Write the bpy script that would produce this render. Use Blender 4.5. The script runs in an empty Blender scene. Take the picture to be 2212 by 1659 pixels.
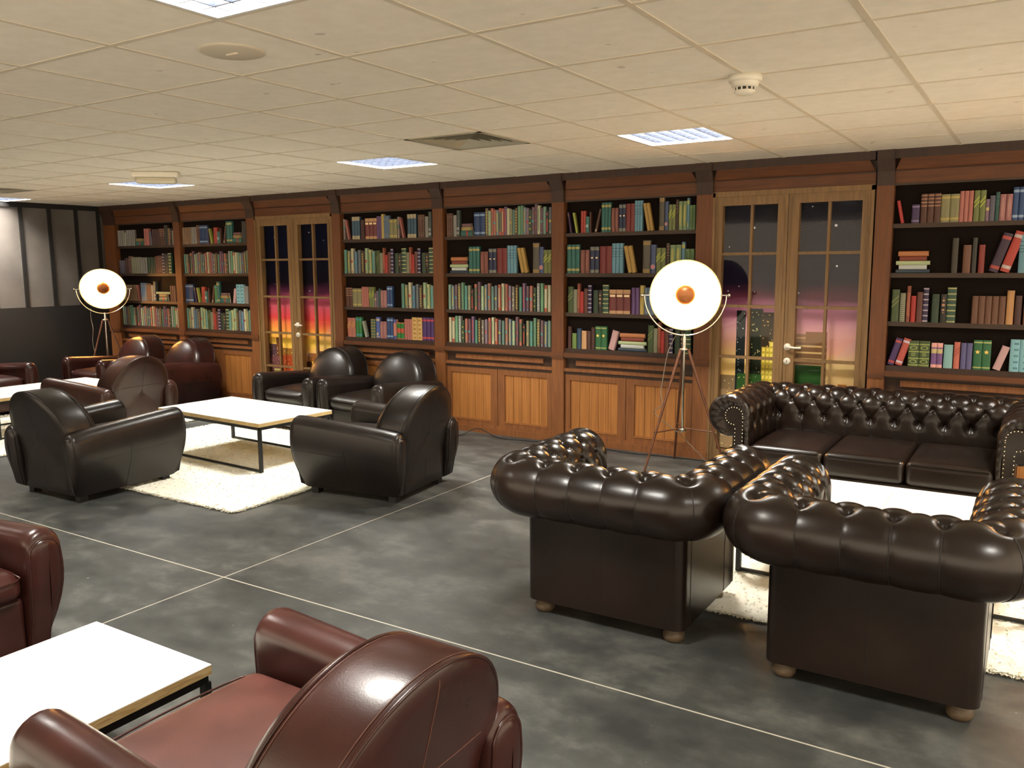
import bpy, math, random
import numpy as np
from mathutils import Vector, Matrix, Euler
random.seed(7)
S = bpy.context.scene
C = S.collection
PI = math.pi

# ------------------------------------------------------------------ camera, world, exposure
W, H = 2212, 1659
FPX, YAW, PITCH, ROLL = 1817.767, 0.56325986, 0.13986786, -0.00623141
CAMZ = 1.64
fw = Vector((-math.sin(YAW)*math.cos(PITCH), math.cos(YAW)*math.cos(PITCH), -math.sin(PITCH)))
rt = fw.cross(Vector((0, 0, 1))).normalized()
up = rt.cross(fw)
r2 = rt*math.cos(ROLL) + up*math.sin(ROLL)
u2 = -rt*math.sin(ROLL) + up*math.cos(ROLL)
cd = bpy.data.cameras.new('camera')
cd.sensor_width = 36.0
cd.lens = 36.0*FPX/W
cd.clip_start = 0.05
cam = bpy.data.objects.new('camera', cd)
C.objects.link(cam)
M = Matrix((r2, u2, -fw)).transposed().to_4x4()
M.translation = Vector((0, 0, CAMZ))
cam.matrix_world = M
S.camera = cam

S.view_settings.view_transform = 'Standard'
S.view_settings.look = 'None'
S.view_settings.gamma = 1.0
S.view_settings.exposure = 0.28
S.view_settings.use_curve_mapping = False

wd = bpy.data.worlds.new('world')
S.world = wd
wd.use_nodes = True
bg = wd.node_tree.nodes['Background']
bg.inputs[0].default_value = (1.0, 0.82, 0.60, 1)
bg.inputs[1].default_value = 2.45

CEIL = 2.449
WALLY = 6.78
X0, Y0, T = -2.9645, 4.3515, 0.6      # ceiling grid origin and pitch
LEFTX = -10.74
FIX_POWER = 150.0
FIX_COL = (1.0, 0.96, 0.87)
LAMP_POWER = 140.0
LAMP_COL = (1.0, 0.60, 0.24)

# ------------------------------------------------------------------ helpers
def lin(c):
    return tuple((x/255/12.92 if x/255 <= .04045 else ((x/255+.055)/1.055)**2.4) for x in c)

MC = {}
def mat(name, rgb=(128, 128, 128), rough=.5, metal=0.0, coat=0.0, spec=.5, emit=None, es=0.0):
    if name in MC:
        return MC[name]
    m = bpy.data.materials.new(name)
    m.use_nodes = True
    b = m.node_tree.nodes['Principled BSDF']
    b.inputs['Base Color'].default_value = (*lin(rgb), 1)
    b.inputs['Roughness'].default_value = rough
    b.inputs['Metallic'].default_value = metal
    b.inputs['Coat Weight'].default_value = coat
    b.inputs['Coat Roughness'].default_value = .15
    b.inputs['Specular IOR Level'].default_value = spec
    if emit:
        b.inputs['Emission Color'].default_value = (*lin(emit), 1)
        b.inputs['Emission Strength'].default_value = es
    MC[name] = m
    return m

def nodes(m):
    nt = m.node_tree
    return nt, nt.nodes, nt.links, nt.nodes['Principled BSDF']

def noisy(name, c1, c2, scale=4, detail=6, rough=(.4, .6), bump=0.0, bscale=40, stretch=(1, 1, 1), metal=0, coat=0, space='Object', spec=.5):
    if name in MC:
        return MC[name]
    m = mat(name, c1, rough[0], metal, coat, spec)
    nt, N, L, b = nodes(m)
    tc = N.new('ShaderNodeTexCoord')
    mp = N.new('ShaderNodeMapping')
    mp.inputs['Scale'].default_value = stretch
    L.new(tc.outputs[space], mp.inputs[0])
    nz = N.new('ShaderNodeTexNoise')
    nz.inputs['Scale'].default_value = scale
    nz.inputs['Detail'].default_value = detail
    L.new(mp.outputs[0], nz.inputs['Vector'])
    cr = N.new('ShaderNodeValToRGB')
    cr.color_ramp.elements[0].position = .32
    cr.color_ramp.elements[1].position = .70
    cr.color_ramp.elements[0].color = (*lin(c1), 1)
    cr.color_ramp.elements[1].color = (*lin(c2), 1)
    L.new(nz.outputs[0], cr.inputs[0])
    L.new(cr.outputs[0], b.inputs['Base Color'])
    mr = N.new('ShaderNodeMapRange')
    mr.inputs[3].default_value = rough[0]
    mr.inputs[4].default_value = rough[1]
    L.new(nz.outputs[0], mr.inputs[0])
    L.new(mr.outputs[0], b.inputs['Roughness'])
    if bump:
        n2 = N.new('ShaderNodeTexNoise')
        n2.inputs['Scale'].default_value = bscale
        n2.inputs['Detail'].default_value = 4
        L.new(mp.outputs[0], n2.inputs['Vector'])
        bp = N.new('ShaderNodeBump')
        bp.inputs['Strength'].default_value = bump
        bp.inputs['Distance'].default_value = .004
        L.new(n2.outputs[0], bp.inputs['Height'])
        L.new(bp.outputs[0], b.inputs['Normal'])
    return m

class MB:
    """collects geometry; build() links it as ONE mesh object"""
    def __init__(s):
        s.v = []; s.f = []; s.m = []; s.sm = []
    def add(s, vs, fs, m, smooth=False):
        o = len(s.v)
        s.v += [tuple(v) for v in vs]
        s.f += [tuple(i+o for i in f) for f in fs]
        s.m += [m]*len(fs)
        s.sm += [smooth]*len(fs)
    def box(s, x0, x1, y0, y1, z0, z1, m):
        v = [(x0, y0, z0), (x1, y0, z0), (x1, y1, z0), (x0, y1, z0), (x0, y0, z1), (x1, y0, z1), (x1, y1, z1), (x0, y1, z1)]
        s.add(v, [(0, 3, 2, 1), (4, 5, 6, 7), (0, 1, 5, 4), (1, 2, 6, 5), (2, 3, 7, 6), (3, 0, 4, 7)], m)
    def grid(s, P, m, smooth=True, closeu=False, closev=False):
        n, k = len(P), len(P[0])
        v = [p for row in P for p in row]
        f = []
        for i in range(n if closeu else n-1):
            for j in range(k if closev else k-1):
                a = i*k+j; b_ = i*k+(j+1) % k; c = ((i+1) % n)*k+(j+1) % k; d = ((i+1) % n)*k+j
                f.append((a, b_, c, d))
        s.add(v, f, m, smooth)
    def tube(s, pts, r, m, n=8, closed=False, caps=True):
        pts = [Vector(p) for p in pts]
        K = len(pts)
        rings = []
        prev = None
        for i, p in enumerate(pts):
            if closed:
                t = pts[(i+1) % K]-pts[i-1]
            else:
                t = pts[min(i+1, K-1)]-pts[max(i-1, 0)]
            if t.length < 1e-9:
                t = Vector((0, 0, 1))
            t.normalize()
            if prev is None:
                a = Vector((0, 0, 1)) if abs(t.z) < .9 else Vector((1, 0, 0))
                e1 = t.cross(a).normalized()
            else:
                e1 = (prev - t*prev.dot(t))
                e1 = e1.normalized() if e1.length > 1e-6 else t.cross(Vector((0, 0, 1))).normalized()
            prev = e1
            e2 = t.cross(e1)
            rr = r[i] if isinstance(r, (list, tuple)) else r
            rings.append([p+e1*(rr*math.cos(2*PI*j/n))+e2*(rr*math.sin(2*PI*j/n)) for j in range(n)])
        s.grid(rings, m, True, closeu=closed, closev=True)
        if caps and not closed:
            s.add(rings[0], [tuple(range(n))[::-1]], m)
            s.add(rings[-1], [tuple(range(n))], m)
    def lathe(s, prof, m, n=32, origin=(0, 0, 0), axis=(0, 0, 1), smooth=True):
        ax = Vector(axis).normalized()
        a = Vector((0, 0, 1)) if abs(ax.z) < .9 else Vector((1, 0, 0))
        e1 = ax.cross(a).normalized(); e2 = ax.cross(e1)
        O = Vector(origin)
        P = [[O+ax*z+(e1*math.cos(2*PI*j/n)+e2*math.sin(2*PI*j/n))*r for j in range(n)] for r, z in prof]
        s.grid(P, m, smooth, closev=True)
    def rbox(s, x0, x1, y0, y1, z0, z1, r, m, n=4, k=6, bulge=0.0, fb=0.0):
        """rounded box; bulge crowns the top, fb swells the front (-y)"""
        cx, cy, cz = (x0+x1)/2, (y0+y1)/2, (z0+z1)/2
        hx, hy, hz = (x1-x0)/2, (y1-y0)/2, (z1-z0)/2
        r = min(r, hx, hy, hz)
        def ax(h):
            inner = h-r
            a = [-h+r*(1-math.cos(PI/2*i/n)) if False else None for i in range(0)]
            lo = [(-inner, -math.tan(PI/4*(1-i/n))) for i in range(n)]
            mid = [(-inner+2*inner*i/k, 0) for i in range(k+1)]
            hi = [(inner, math.tan(PI/4*((i+1)/n))) for i in range(n)]
            return lo+mid+hi
        def pt(c, d):
            v = Vector(d); v.normalize()
            p = Vector(c)+v*r
            u, w_ = p.x/hx, p.y/hy
            if bulge and v.z > 0:
                p.z += bulge*max(0, 1-u*u)*max(0, 1-w_*w_)*v.z
            if fb and v.y < 0:
                p.y -= fb*max(0, 1-u*u*.6)*max(0, 1-(p.z/hz)**2)*(-v.y)
            return (p.x+cx, p.y+cy, p.z+cz)
        A, B_, D = ax(hx), ax(hy), ax(hz)
        for sgn in (-1, 1):
            g = [[pt((a[0], b[0], sgn*(hz-r)), (a[1], b[1], sgn)) for b in (B_ if sgn < 0 else B_[::-1])] for a in A]
            s.grid(g, m)
            g = [[pt((a[0], sgn*(hy-r), d[0]), (a[1], sgn, d[1])) for d in (D[::-1] if sgn < 0 else D)] for a in A]
            s.grid(g, m)
            g = [[pt((sgn*(hx-r), b[0], d[0]), (sgn, b[1], d[1])) for d in (D if sgn < 0 else D[::-1])] for b in B_]
            s.grid(g, m)
    def disc(s, c, r, m, n=20, nrm='y-'):
        v = []
        for i in range(n):
            a = 2*PI*i/n
            if nrm == 'y-':
                v.append((c[0]+r*math.cos(a), c[1], c[2]+r*math.sin(a)))
            else:
                v.append((c[0]+r*math.cos(-a), c[1]+r*math.sin(-a), c[2]))
        s.add(v, [tuple(range(n))], m)
    def append(s, o, mtx):
        k = len(s.v)
        s.v += [tuple(mtx @ Vector(v)) for v in o.v]
        s.f += [tuple(i+k for i in f) for f in o.f]
        s.m += o.m; s.sm += o.sm
    def mesh(s, name):
        me = bpy.data.meshes.new(name)
        me.from_pydata(s.v, [], s.f)
        ml = []
        ix = {}
        for m in s.m:
            if m.name not in ix:
                ix[m.name] = len(ml); ml.append(m)
        for m in ml:
            me.materials.append(m)
        me.polygons.foreach_set('material_index', [ix[m.name] for m in s.m])
        me.polygons.foreach_set('use_smooth', s.sm)
        me.update()
        return me
    def build(s, name, parent=None, loc=None):
        o = bpy.data.objects.new(name, s.mesh(name))
        C.objects.link(o)
        if parent:
            o.parent = parent
        if loc:
            o.location = loc
        return o

def tag(o, label=None, cat=None, group=None, kind=None):
    if label: o['label'] = label
    if cat: o['category'] = cat
    if group: o['group'] = group
    if kind: o['kind'] = kind
    return o

def thing(name, label, cat, loc=(0, 0, 0), rz=0.0, group=None):
    o = bpy.data.objects.new(name, None)
    o.empty_display_size = .1
    C.objects.link(o)
    o.location = loc
    o.rotation_euler = (0, 0, rz)
    return tag(o, label, cat, group)

def struct(o, label=None):
    return tag(o, label, None, None, 'structure')

def copy_tree(o, parent=None):
    c = o.copy()
    C.objects.link(c)
    if parent: c.parent = parent
    for ch in [x for x in C.objects if x.parent == o]:
        copy_tree(ch, c)
    return c

# ------------------------------------------------------------------ materials
M_ceil = noisy('ceiling_tile', (230, 223, 208), (237, 230, 216), 14, 4, (.85, .95), .25, 260)
def ceil_spots(m):
    nt, N, L, b = nodes(m)
    src = b.inputs['Base Color'].links[0].from_socket
    tc = N.new('ShaderNodeTexCoord'); nz = N.new('ShaderNodeTexNoise'); nz.inputs['Scale'].default_value = 12; nz.inputs['Detail'].default_value = 1.5
    L.new(tc.outputs['Object'], nz.inputs['Vector'])
    mr = N.new('ShaderNodeMapRange'); mr.inputs[1].default_value = .735; mr.inputs[2].default_value = .79; mr.inputs[4].default_value = .38; L.new(nz.outputs[0], mr.inputs[0])
    mx = N.new('ShaderNodeMix'); mx.data_type = 'RGBA'; L.new(mr.outputs[0], mx.inputs[0]); L.new(src, mx.inputs[6]); mx.inputs[7].default_value = (*lin((120, 104, 84)), 1)
    L.new(mx.outputs[2], b.inputs['Base Color'])
ceil_spots(M_ceil)
M_bar = mat('ceiling_bar', (206, 196, 176), .6)
M_black = noisy('black_panel', (88, 82, 78), (104, 98, 93), 3, 5, (.36, .5))
M_dado = mat('black_dado', (16, 14, 14), .7)
M_batten = mat('black_batten', (14, 10, 9), .6)

def wood(name, c1, c2, s=1.0, vertical=True, rough=(.5, .65)):
    return noisy(name, c1, c2, 5*s, 7, rough, .15, 60, (9, 9, .7) if vertical else (.7, 9, 9))
M_wood = wood('case_wood', (88, 48, 18), (114, 65, 26))
M_woodh = wood('case_wood_rail', (80, 43, 15), (104, 58, 21), vertical=False)
M_wdark = wood('case_wood_dark', (44, 27, 17), (60, 37, 22))
M_wdarkh = wood('case_shelf_dark', (50, 34, 22), (66, 46, 29), vertical=False)
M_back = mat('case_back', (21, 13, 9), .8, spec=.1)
M_door = wood('door_wood', (110, 82, 48), (132, 100, 60))
M_panel = noisy('panel_board', (144, 90, 40), (180, 119, 57), 3, 8, (.5, .65), .2, 50, (28, 9, .6))
M_woodm = wood('cabinet_wood', (112, 66, 32), (138, 86, 43))

def leather(name, c1, c2, rough=(.26, .36), coat=.08, bump=.06):
    return noisy(name, c1, c2, 5, 4, rough, bump, 220, coat=coat, spec=.36)
L_black = leather('leather_black', (22, 17, 15), (34, 27, 24), (.30, .40))
L_burg = leather('leather_burgundy', (42, 20, 16), (56, 27, 23), (.24, .34))
L_chest = leather('leather_dark_brown', (22, 14, 10), (32, 21, 15), (.25, .34))
L_seat = leather('leather_worn_burgundy', (60, 31, 26), (80, 43, 36), (.36, .5), .1)
L_tan = leather('leather_brown', (46, 28, 23), (60, 38, 31), (.28, .4))
M_foot = noisy('turned_foot', (66, 53, 38), (92, 75, 54), 20, 4, (.4, .6))
M_bfoot = mat('black_foot', (14, 12, 11), .5)
M_stitch = mat('seam_thread', (88, 55, 45), .6)
M_dseam = mat('seam_dark', (12, 8, 7), .6)
M_brass = mat('brass_nail', (206, 190, 150), .25, 1.0)
M_btn = mat('button_leather', (70, 48, 38), .25, 0, .5)
M_steel = mat('black_steel', (26, 26, 26), .45, .3)
M_chrome = mat('chrome', (205, 200, 190), .16, 1.0)
M_legw = noisy('walnut_leg', (74, 42, 24), (104, 62, 38), 12, 5, (.35, .5), 0, 40, (6, 6, .6))
M_shadeo = mat('shade_black', (16, 14, 12), .4)
M_shadei = mat('shade_gold', (250, 224, 168), .5)
M_cap = mat('cap_copper', (150, 92, 48), .35, .4)
M_white = mat('white_plastic', (222, 216, 200), .4)
M_cord = mat('cord_grey', (120, 108, 92), .5)
M_cable = mat('cable_black', (28, 26, 24), .5)
M_oak = noisy('limed_oak', (242, 236, 220), (250, 247, 238), 5, 8, (.5, .65), .2, 40, (1, 12, 12))
M_oake = noisy('oak_edge', (166, 134, 82), (206, 182, 132), 16, 6, (.6, .7), .2, 60, (1, 9, 9))
M_rug = noisy('wool', (236, 232, 214), (250, 247, 234), 30, 4, (.9, 1.0))
M_bulb = mat('bulb', (255, 240, 200), .4, emit=(255, 214, 150), es=40.0)
M_tube = mat('tube_lamp', (255, 255, 255), .4, emit=(235, 242, 255), es=9.0)
M_louv = mat('louver_metal', (34, 38, 48), .3, 0, .3)
M_hous = mat('fixture_white', (222, 224, 224), .4)
M_vent = mat('vent_metal', (158, 153, 136), .5)
M_ventd = mat('vent_dark', (50, 50, 42), .8)

# concrete floor with saw cuts
def floor_mat():
    m = mat('polished_concrete', (70, 70, 66), .4, spec=.35)
    nt, N, L, b = nodes(m)
    tc = N.new('ShaderNodeTexCoord')
    def noise(sc, det, ro=.6, st=None):
        n = N.new('ShaderNodeTexNoise'); n.inputs['Scale'].default_value = sc; n.inputs['Detail'].default_value = det
        n.inputs['Roughness'].default_value = ro
        if st:
            mp = N.new('ShaderNodeMapping'); mp.inputs['Scale'].default_value = st; mp.inputs['Rotation'].default_value = (0, 0, .5)
            L.new(tc.outputs['Object'], mp.inputs[0]); L.new(mp.outputs[0], n.inputs['Vector'])
        else:
            L.new(tc.outputs['Object'], n.inputs['Vector'])
        return n
    n1 = noise(1.1, 9, .62, (1, 1.9, 1))
    n2 = noise(6, 8, .7)
    mx = N.new('ShaderNodeMath'); mx.operation = 'MULTIPLY_ADD'; mx.inputs[1].default_value = .35
    L.new(n2.outputs[0], mx.inputs[0]); 
    sc = N.new('ShaderNodeMath'); sc.operation = 'MULTIPLY'; sc.inputs[1].default_value = .65
    L.new(n1.outputs[0], sc.inputs[0]); L.new(sc.outputs[0], mx.inputs[2])
    cr = N.new('ShaderNodeValToRGB')
    e = cr.color_ramp.elements
    e[0].position = .40; e[0].color = (*lin((50, 51, 50)), 1)
    e[1].position = .62; e[1].color = (*lin((98, 98, 93)), 1)
    k = e.new(.5); k.color = (*lin((67, 68, 66)), 1)
    L.new(mx.outputs[0], cr.inputs[0])
    # pale specks
    n3 = noise(38, 2, .5)
    st = N.new('ShaderNodeMapRange'); st.inputs[1].default_value = .74; st.inputs[2].default_value = .80
    L.new(n3.outputs[0], st.inputs[0])
    m1 = N.new('ShaderNodeMix'); m1.data_type = 'RGBA'
    L.new(st.outputs[0], m1.inputs[0]); L.new(cr.outputs[0], m1.inputs[6]); m1.inputs[7].default_value = (*lin((132, 132, 126)), 1)
    # saw cuts
    sp = N.new('ShaderNodeSeparateXYZ'); L.new(tc.outputs['Object'], sp.inputs[0])
    def cut(out, at, w):
        a = N.new('ShaderNodeMath'); a.operation = 'SUBTRACT'; a.inputs[1].default_value = at; L.new(out, a.inputs[0])
        c = N.new('ShaderNodeMath'); c.operation = 'ABSOLUTE'; L.new(a.outputs[0], c.inputs[0])
        d = N.new('ShaderNodeMath'); d.operation = 'LESS_THAN'; d.inputs[1].default_value = w; L.new(c.outputs[0], d.inputs[0])
        return d
    a1 = cut(sp.outputs[1], 2.82, .0042); a2 = cut(sp.outputs[0], -3.61, .0035); a3 = cut(sp.outputs[1], -1.9, .004); a4 = cut(sp.outputs[0], -8.6, .0035)
    mm = a1
    for z in (a2, a3, a4):
        q = N.new('ShaderNodeMath'); q.operation = 'MAXIMUM'; L.new(mm.outputs[0], q.inputs[0]); L.new(z.outputs[0], q.inputs[1]); mm = q
    m2 = N.new('ShaderNodeMix'); m2.data_type = 'RGBA'
    L.new(mm.outputs[0], m2.inputs[0]); L.new(m1.outputs[2], m2.inputs[6]); m2.inputs[7].default_value = (*lin((176, 172, 158)), 1)
    L.new(m2.outputs[2], b.inputs['Base Color'])
    mr = N.new('ShaderNodeMapRange'); mr.inputs[3].default_value = .34; mr.inputs[4].default_value = .6
    L.new(n2.outputs[0], mr.inputs[0]); L.new(mr.outputs[0], b.inputs['Roughness'])
    bp = N.new('ShaderNodeBump'); bp.inputs['Strength'].default_value = .12; bp.inputs['Distance'].default_value = .003
    L.new(n2.outputs[0], bp.inputs['Height']); L.new(bp.outputs[0], b.inputs['Normal'])
    return m
M_floor = floor_mat()

# ------------------------------------------------------------------ the room shell
XR, YB = 3.2, -3.4
f = MB(); f.box(LEFTX-.15, XR, YB, 7.1, -.1, 0, M_floor); struct(f.build('floor'), 'dark grey polished concrete floor with pale saw-cut joints')

FIX = [(1, 1), (-3, 1), (-8, 1), (-13, 1), (6, 1), (1, -5), (-3, -5), (-8, -5), (6, -5), (1, -11), (-5, -11), (6, -11)]  # visible fixtures, plus unseen ones added to light the room
VENTS = [(-1, 0), (-11, 0)]
c = MB()
imin, imax = -13, 10
jmin, jmax = -13, 5
holes = set(FIX) | set(VENTS)
for i in range(imin, imax):
    for j in range(jmin, jmax):
        if (i, j) in holes: continue
        xa, xb = X0+i*T, X0+(i+1)*T
        ya, yb = Y0+j*T, Y0+(j+1)*T
        xa = max(xa, LEFTX)
        yb = min(yb, 7.0)
        if yb <= ya: continue
        c.add([(xa, ya, CEIL), (xa, yb, CEIL), (xb, yb, CEIL), (xb, ya, CEIL)], [(0, 1, 2, 3)], M_ceil)
# slab above, so the void over the tiles is closed
c.box(LEFTX-.15, XR, YB, 7.1, CEIL+.22, CEIL+.3, M_ceil)
struct(c.build('ceiling'), 'suspended ceiling of square off-white mineral tiles')
g = MB()
for i in range(imin, imax+1):
    x = X0+i*T
    if x < LEFTX: continue
    g.box(x-.012, x+.012, YB, 6.9, CEIL-.003, CEIL+.03, M_bar)
for j in range(jmin, jmax+1):
    y = Y0+j*T
    if y > 6.9: continue
    g.box(LEFTX, XR, y-.012, y+.012, CEIL-.0025, CEIL+.03, M_bar)
struct(g.build('trim_1'), 'ceiling grid bars between the tiles')

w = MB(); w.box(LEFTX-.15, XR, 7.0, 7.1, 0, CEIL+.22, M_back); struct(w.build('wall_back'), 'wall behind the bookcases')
w = MB()
w.box(LEFTX-.15, LEFTX, YB, 7.0, 1.16, CEIL+.22, M_black)
w.box(LEFTX-.15, LEFTX+.02, YB, 7.0, 0, 1.16, M_dado)
w.box(LEFTX, LEFTX+.02, YB, 6.75, 2.385, CEIL, M_batten)
struct(w.build('wall_left'), 'black panelled side wall with dark battens over a black dado')
y = 6.72
k = 0
for y in [6.70, 6.395, 6.045, 5.69, 5.33, 4.98, 4.62, 4.26, 3.9, 3.54]:
    w = MB(); w.box(LEFTX, LEFTX+.022, y-.022, y+.022, 1.16, 2.385, M_batten)
    k += 1
    struct(w.build('trim_%d' % (k+1)), 'black vertical batten on the side wall')

# ------------------------------------------------------------------ ceiling fixtures
def fixture(i, j, label):
    t = thing('ceiling_light', label, 'ceiling light', (X0+(i+.5)*T, Y0+(j+.5)*T, CEIL), 0, 'recessed square louvred ceiling lights')
    if i == -13: t.location.x += .035
    h = .285
    b = MB()
    for a in (-1, 1):
        b.box(a*h-.006, a*h+.006, -h, h, -.004, .11, M_hous)
        b.box(-h, h, a*h-.006, a*h+.006, -.004, .11, M_hous)
    b.box(-h, h, -h, h, .105, .112, M_hous)
    b.build('housing', t)
    q = MB()
    n = 7
    for k in range(1, n):
        x = -h+2*h*k/n
        q.box(x-.003, x+.003, -h, h, 0, .046, M_louv)
        q.box(-h, h, x-.003, x+.003, 0, .046, M_louv)
    q.build('louver', t)
    for k in range(4):
        x = -.21+.14*k
        u = MB(); u.tube([(x, -.26, .075), (x, .26, .075)], .008, M_tube, 8)
        u.build('tube', t)
    ld = bpy.data.lights.new('fixture_light', 'AREA')
    ld.shape = 'SQUARE'; ld.size = .52; ld.energy = FIX_POWER; ld.color = FIX_COL
    lo = bpy.data.objects.new('fixture_light', ld); C.objects.link(lo); lo.parent = t; lo.location = (0, 0, .055)
FL = {(1, 1): 'square louvred ceiling light over the gap beside the nearer tripod lamp', (-3, 1): 'square louvred ceiling light beyond the vent, above the black armchairs',
      (-8, 1): 'square louvred ceiling light behind the hanging emergency light', (-13, 1): 'square louvred ceiling light glowing against the black side wall',
      (1, -5): 'square louvred ceiling light cut off by the top edge, nearest to the viewer',
      (6, 1): 'added unseen louvred ceiling light right of the picture, above the end of the sofa', (-3, -5): 'added unseen louvred ceiling light left of the near cut-off light, outside the picture',
      (-8, -5): 'added unseen louvred ceiling light far left outside the picture, beyond the burgundy chair', (6, -5): 'added unseen louvred ceiling light right of the near cut-off light, outside the picture',
      (1, -11): 'added unseen louvred ceiling light behind the viewer', (-5, -11): 'added unseen louvred ceiling light behind and left of the viewer', (6, -11): 'added unseen louvred ceiling light behind and right of the viewer'}
for (i, j) in FIX:
    fixture(i, j, FL[(i, j)])

def vent(i, j, label):
    t = thing('air_vent', label, 'air vent', (X0+(i+.5)*T, Y0+(j+.5)*T, CEIL), 0, 'square ceiling air diffusers')
    b = MB()
    h = .297
    b.box(-h, h, -h, h, .12, .125, M_ventd)
    for a in (-1, 1):
        b.box(a*h-.003, a*h+.003, -h, h, 0, .12, M_ventd); b.box(-h, h, a*h-.003, a*h+.003, 0, .12, M_ventd)
    b.build('duct', t)
    r = MB()
    for a in (-1, 1):
        r.box(min(a*h, a*(h-.03)), max(a*h, a*(h-.03)), -h, h, -.006, .004, M_vent); r.box(-h, h, min(a*h, a*(h-.03)), max(a*h, a*(h-.03)), -.006, .004, M_vent)
    r.build('frame', t)
    for k in range(5):
        o = h-.035-k*.05; n_ = o-.045
        q = MB()
        z0, z1 = .0, .04
        V = [(-o, -o, z1), (o, -o, z1), (o, o, z1), (-o, o, z1), (-n_-.035, -n_-.035, z0)]
        a = [(-o+.035, -o+.035, z1), (o-.035, -o+.035, z1), (o-.035, o-.035, z1), (-o+.035, o-.035, z1)]
        bb = [(-o, -o, z0), (o, -o, z0), (o, o, z0), (-o, o, z0)]
        q.add(a+bb, [(0, 1, 5, 4), (1, 2, 6, 5), (2, 3, 7, 6), (3, 0, 4, 7)], M_vent)
        q.build('vane', t)
vent(-1, 0, 'square white ceiling air vent with slanted vanes in mid ceiling')
vent(-11, 0, 'distant air vent at the left edge near the black wall')

t = thing('smoke_detector', 'round white smoke detector hanging under the ceiling', 'smoke detector', (-1.165, 3.752, CEIL))
b = MB(); b.lathe([(0, -.0), (.072, -.0), (.072, -.022), (.066, -.03), (0, -.03)], M_white, 36); b.build('base', t)
b = MB(); b.lathe([(.06, -.03), (.056, -.045), (.05, -.052), (.0, -.052)], M_white, 36); b.build('body', t)
b = MB(); b.lathe([(.042, -.05), (.042, -.066)], M_ventd, 36); b.build('grille', t)
b = MB()
for k in range(12):
    a = 2*PI*k/12
    b.box(.043*math.cos(a)-.003, .043*math.cos(a)+.003, .043*math.sin(a)-.003, .043*math.sin(a)+.003, -.068, -.05, M_white)
b.lathe([(.045, -.064), (.045, -.07), (.034, -.08), (0, -.083)], M_white, 36); b.build('cap', t)

t = thing('ceiling_speaker', 'flat round white disc set in a ceiling tile near the top light', 'ceiling speaker', (X0+.5*T, Y0-3.5*T, CEIL))
b = MB(); b.lathe([(0, -.008), (.112, -.008), (.122, -.004), (.124, 0)], mat('disc_white', (196, 186, 166), .6), 40); b.build('grille', t)
b = MB(); b.rbox(-.03, .03, -.006, .006, -.014, -.007, .003, M_bar, 2, 2); b.build('badge', t)

t = thing('emergency_light', 'boxy white emergency light hanging before a far ceiling light', 'emergency light', (-6.48, 4.6, CEIL), .75)
b = MB(); b.rbox(-.19, .19, -.07, .07, -.05, 0, .02, M_white, 4, 2); b.build('housing', t)
b = MB(); b.rbox(-.165, .165, -.055, .055, -.10, -.045, .03, mat('diffuser', (206, 198, 176), .35), 4, 2); b.build('diffuser', t)

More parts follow.
